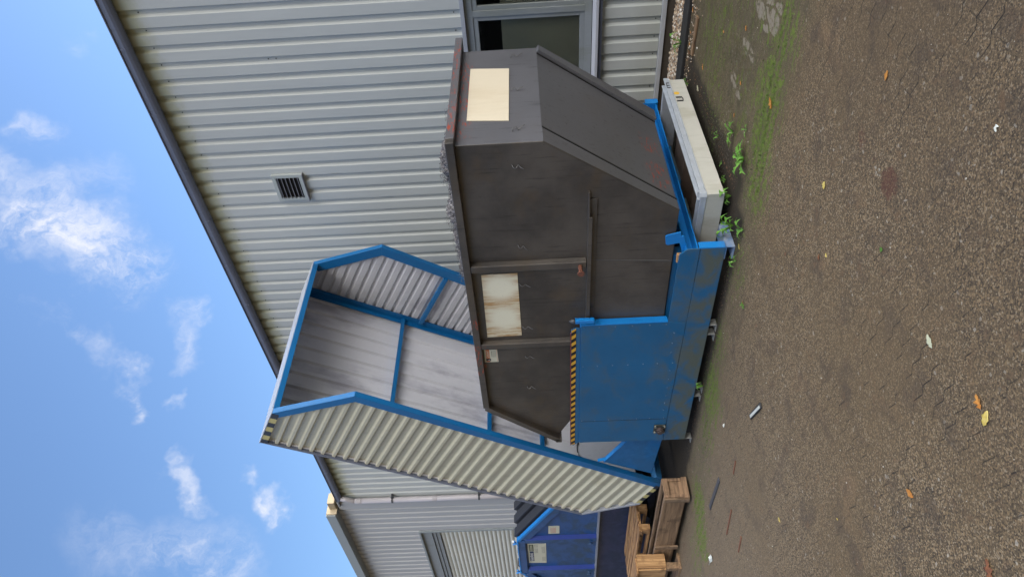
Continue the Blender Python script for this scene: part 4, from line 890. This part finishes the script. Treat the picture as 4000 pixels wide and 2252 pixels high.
# ------------------------------------------------------------------ litter, leaves, weeds
rnd=random.Random(11)
def leafmat(n,a,b_):
    m,g,b=newmat(n); p=g.pos(); c=g.mix(g.ss(g.noise(p,50,4,.7),.35,.65),a,b_); g.put(b.inputs['Base Color'],c); b.inputs['Roughness'].default_value=.55; bump(g,b,g.noise(p,120,3),.4,.003); return m
LM={'yellow':leafmat('yellow_leaf',(.55,.38,.06),(.62,.50,.16)),'orange':leafmat('orange_leaf',(.42,.15,.02),(.52,.24,.05)),'brown':leafmat('brown_leaf',(.14,.05,.02),(.26,.10,.035)),'green':leafmat('green_leaf',(.06,.16,.02),(.12,.25,.03)),'pale':leafmat('pale_leaf',(.45,.46,.30),(.56,.55,.38))}
def leaf(x,y,col,L,ang,label,round_=False,jag=.18):
    L*=.82; mb=MB(); n=9; a=R(ang); ca,sa=math.cos(a),math.sin(a); cl=rnd.uniform(.1,.35)
    rows=[]
    for i in range(n+1):
        t=i/n; w=math.sin(math.pi*min(1,t*.97+.03))**(.7 if round_ else 1.0)*L*(.42 if round_ else .26)*(1+jag*(((i*7)%3)-1))
        rows.append((t*L-L/2,max(w,.0012)))
    for u,w in rows:
        for s in(-1,-.5,0,.5,1):
            z=.004+abs(s)**2*w*cl*1.2+(u/L)**2*L*.30*cl+rnd.uniform(0,.002)
            X,Y=u,s*w; mb.v.append((x+X*ca-Y*sa,y+X*sa+Y*ca,z))
    for i in range(n):
        for k in range(4): b=i*5+k; mb.face((b,b+5,b+6,b+1))
    o=obj('fallen_leaf',mb,LM[col],smooth=True,loc=(x,y,0),solid=.0008)
    tag(o,label,'leaf','fallen leaves on the paving')
leaf(-2.52,3.21,'yellow',.055,20,'round yellow leaf alone on bare paving near the old red-brown spill',True)
leaf(-2.62,4.27,'orange',.11,60,'large jagged orange-brown leaf lying on the bright moss',False,.5)
leaf(-2.30,1.56,'orange',.075,70,'curled orange leaf touching a yellow one close to the camera',False,.5)
leaf(-2.315,1.495,'yellow',.085,20,'oval yellow leaf touching the curled orange one close to the camera')
leaf(-2.38,1.93,'pale',.080,75,'narrow pale yellow leaf lying alone on open paving')
leaf(-3.04,1.58,'orange',.075,115,'pointed bright orange leaf on the paving nearest the crates side')
leaf(-4.84,2.35,'yellow',.055,100,'small folded yellow leaf between the black strip and the near paving joints')
leaf(-2.89,3.01,'brown',.045,30,'small brown leaf beside a tiny yellow one',False,.4)
leaf(-2.81,2.94,'yellow',.032,70,'tiny yellow leaf beside the small brown one',True)
leaf(-1.71,2.97,'orange',.060,10,'slim rust orange leaf farthest right on the open paving')
leaf(-2.36,2.49,'green',.032,130,'tiny bright green leaf below the old spill',True)
leaf(-2.74,1.10,'brown',.10,60,'big dark brown leaf at the very edge nearest the camera',False,.5)
leaf(-4.22,3.9,'brown',.055,40,'brown leaf beside a tiny weed in front of the side plate',False,.5)
leaf(-4.10,3.55,'brown',.030,10,'speck of brown leaf in front of the platform on dusty paving')
leaf(-3.91,4.24,'yellow',.06,60,'pale yellow leaf at the foot of the platform corner')
leaf(-3.32,6.11,'orange',.07,30,'pale orange oak leaf on dark paving between kerb and weeds',False,.6)
leaf(-3.58,6.18,'pale',.10,80,'torn whitish leaf near the drip tray corner',False,.6)
leaf(-3.06,6.76,'orange',.07,50,'orange leaf against the kerb, rightmost of the kerb leaves',False,.5)
leaf(-3.28,6.74,'orange',.06,120,'orange leaf against the kerb beside the wooden lath',False,.5)
leaf(-3.40,6.72,'orange',.07,20,'orange leaf against the kerb next to the kerbside weed',False,.6)
leaf(-3.47,6.70,'brown',.07,80,'reddish brown leaf against the kerb, leftmost of the kerb leaves',False,.6)
leaf(-2.46,5.07,'orange',.05,40,'small orange leaf beside the painted sun dapples',False,.5)
leaf(-2.75,5.63,'orange',.05,100,'faded orange leaf on wet dark paving',False,.5)
leaf(-2.85,4.96,'orange',.05,70,'orange leaf by the oily black spot',False,.5)
leaf(-3.14,4.97,'orange',.045,20,'thin orange leaf just above the middle weeds')
leaf(-3.25,3.43,'brown',.03,20,'speck of dark leaf on the dusty middle paving')
leaf(-3.89,1.88,'yellow',.025,120,'tiny yellow leaf on a paving joint')
M_weed=leafmat('weed_green',(.075,.20,.022),(.15,.32,.045))
def weed(x,y,r,n,label,h=.5,seed=0):
    q=random.Random(seed); mb=MB()
    for k in range(n):
        a=2*math.pi*k/n+q.uniform(-.4,.4); L=r*q.uniform(.55,1.1); w=L*q.uniform(.16,.24); ca,sa=math.cos(a),math.sin(a); b=len(mb.v); m=10; hk=h*q.uniform(.5,1.4)
        for i in range(m+1):
            t=i/m; z=.006+L*hk*math.sin(t*math.pi*.8)*.8; lobed=.35+.65*((i%2)) if i<m-1 else .3; ww=w*(.25+1.3*t if t<.75 else (1-t)*3.2+.2)*lobed
            for s in(-1,0,1): mb.v.append((x+t*L*ca-s*ww*sa,y+t*L*sa+s*ww*ca,z+abs(s)*ww*.25-(0 if s else .002)))
        for i in range(m):
            for s in(0,1): c=b+i*3+s; mb.face((c,c+3,c+4,c+1))
    tag(obj('weed',mb,M_weed,smooth=False,loc=(x,y,0),solid=.0006),label,'weed','weeds in the paving joints')
weed(-3.26,4.92,.12,7,'lobed green weed right of the drip tray, upper of the two big open-paving weeds',.6,1)
weed(-3.27,4.54,.15,11,'largest full rosette weed alone on the mossy paving',.5,2)
weed(-3.72,4.66,.13,8,'leafy green weed in front of the drip tray corner',.8,3)
weed(-3.87,4.46,.14,9,'bushy green weed growing up against the scraped blue corner foot',1.0,4)
weed(-3.74,4.25,.11,6,'low spreading weed just in front of the corner foot',.5,5)
weed(-3.53,5.27,.05,4,'tiny two-leafed seedling between tray and upper weed',.8,6)
weed(-3.05,4.62,.08,3,'small upright seedling right of the largest rosette',.6,7)
weed(-3.50,6.98,.13,5,'bright weed sprouting through the kerb and pebbles',1.2,8)
weed(-3.74,6.55,.09,6,'weed at the far corner of the drip tray',1.0,9)
weed(-3.70,4.86,.06,5,'small round weed close against the tray front corner',.9,10)
weed(-4.05,4.22,.07,5,'small weed at the foot of the side plate right end',1.,12)
weed(-5.90,4.33,.07,6,'small clover-like weed between the platform feet',1.2,13)
weed(-4.20,3.86,.045,5,'tiny weed next to a brown leaf in front of the side plate',.6,14)
weed(-3.66,5.05,.04,4,'tiny weed in the dark gap along the tray side',.6,15)
mb=MB(); q=random.Random(31)
for cx,cy,r,n_ in((-2.6,4.35,.26,700),(-2.95,4.27,.24,700),(-3.25,4.2,.24,500),(-2.15,4.32,.2,300),(-5.7,4.12,.28,500),(-6.2,4.0,.25,300),(-5.1,4.22,.2,250),(-7.25,3.72,.25,450),(-7.45,3.45,.25,400),(-3.0,5.8,.4,350),(-3.5,5.5,.4,250),(-4.1,4.2,.25,250)):
    for i in range(n_):
        x=cx+q.gauss(0,r*.75); jx=round((cy+q.gauss(0,r*.38))/.112)*.112+q.gauss(0,.016); a=q.uniform(0,6.28); w=q.uniform(.002,.006); h=q.uniform(.002,.009); b=len(mb.v)
        mb.v+=[(x-w*math.cos(a),jx-w*math.sin(a),.0),(x+w*math.cos(a),jx+w*math.sin(a),.0),(x+q.uniform(-.004,.004),jx+q.uniform(-.004,.004),h)]; mb.face((b,b+1,b+2))
tag(obj('moss',mb,leafmat('moss_green',(.05,.09,.010),(.13,.20,.02)),loc=(-4,4,0)),'moss tufts growing out of the paving joints',"moss",kind='stuff')
mb=MB()
def flake(x,y,L):
    b=len(mb.v); a=q.uniform(0,6.28); ca,sa=math.cos(a),math.sin(a); w=L*q.uniform(.25,.6)
    for u,v_ in((-L,0),(0,-w),(L,0),(0,w)): mb.v.append((x+u*ca-v_*sa,y+u*sa+v_*ca,.003+q.uniform(0,L*.5)))
    mb.face((b,b+1,b+2,b+3))
for i in range(340): flake(q.uniform(-4.4,-2.4),6.80-abs(q.gauss(0,.10)),q.uniform(.004,.014))
for i in range(420): flake(q.uniform(-7.2,-4.0),4.42-abs(q.gauss(0,.10)),q.uniform(.003,.010))
for i in range(260): flake(q.uniform(-4.2,-2.0),q.uniform(4.3,6.6),q.uniform(.003,.009))
for i in range(200): flake(-3.62+abs(q.gauss(0,.06)),q.uniform(4.6,6.4),q.uniform(.004,.012))
for i in range(160): flake(q.uniform(-9.5,-7.2),3.86-abs(q.gauss(0,.07)),q.uniform(.004,.012))
tag(obj('leaf_crumbs',mb,leafmat('leaf_crumb_brown',(.07,.035,.018),(.22,.11,.05)),loc=(-4,4.5,0)),'brown leaf crumbs drifted against the kerb, tray and platform','leaf litter',kind='stuff')
# litter
M_strip=simple('black_strip',(.02,.02,.02),.5); M_wht=simple('white_face',(.55,.56,.50),.5)
o=obj('plastic_strip',MB().bar((-4.50,3.10,.008),(-4.80,3.20,.008),.045,.014),M_strip,None,.003,loc=(-4.65,3.15,0)); tag(o,'short black plastic strip with a white face lying on the paving','strip')
obj('white_face',MB().bar((-4.52,3.10,.0165),(-4.78,3.19,.0165),.022,.003),M_wht,o)
tag(obj('metal_strip',MB().bar((-6.15,3.41,.006),(-6.75,3.43,.006),.05,.010),simple('dull_metal_strip',(.08,.08,.085),.5,.3),None,.002,loc=(-6.4,3.42,0)),'long thin dark metal strip on the paving in front of the crates','strip')
tag(obj('wooden_lath',MB().bar((-3.02,6.52,.012),(-3.42,6.55,.012),.07,.018),M_wx,None,.003,loc=(-3.2,6.53,0)),'weathered wooden lath lying in front of the black edging kerb','lath')
def scrap(x,y,L,label,mat,cat,s):
    q=random.Random(s); mb=MB(); n=4; b=0
    for i in range(n+1):
        for j in range(3): mb.v.append((x+L*(i/n-.5),y+L*.4*(j/2-.5)+q.uniform(-.008,.008),.004+q.uniform(0,L*.25)))
    for i in range(n):
        for j in range(2): a=i*3+j; mb.face((a,a+3,a+4,a+1))
    tag(obj('paper_scrap',mb,mat,loc=(x,y,0),solid=.001),label,cat,'scraps of litter')
scrap(-7.15,3.07,.13,'crumpled white paper scrap on the paving beyond the metal strip',M_wht,'scrap',1)
scrap(-5.55,3.62,.05,'tiny white scrap in front of the cabinet end',M_wht,'scrap',2)
scrap(-1.47,2.15,.022,'slim white plastic shard near the right paving edge',M_wht,'scrap',3)
M_red2=simple('red_bark',(.16,.065,.035),.8,0,.3,20)
for (a,b_,c,d,lab) in((-6.0,3.02,-6.35,2.96,'long reddish bark strip on dusty paving'),(-5.9,2.72,-6.1,2.68,'shorter reddish bark strip nearer the camera'),(-5.5,3.22,-5.66,3.19,'small reddish bark strip nearest the cabinet')):
    tag(obj('bark_strip',MB().bar((a,b_,.005),(c,d,.005),.022,.008),M_red2,None,.003,loc=((a+c)/2,(b_+d)/2,0)),lab,'bark','bark strips on the paving')
# loose stone chips
mb=MB(); rnd=random.Random(21)
for i in range(420):
    x=rnd.uniform(-8.5,-.4); yv=rnd.uniform(.7,5.6)
    if x<-3.6 and yv>4.2: continue
    pebble(x,yv,.001,rnd.choice((.0015,.002,.002,.0025,.003,.005)))
tag(obj('stone_chips',mb,simple('pale_stone_chip',(.42,.38,.30),.7,0,.4,30),loc=(-4,3,0)),'loose pale stone chips scattered over the worn paving','stone chips',kind='stuff')
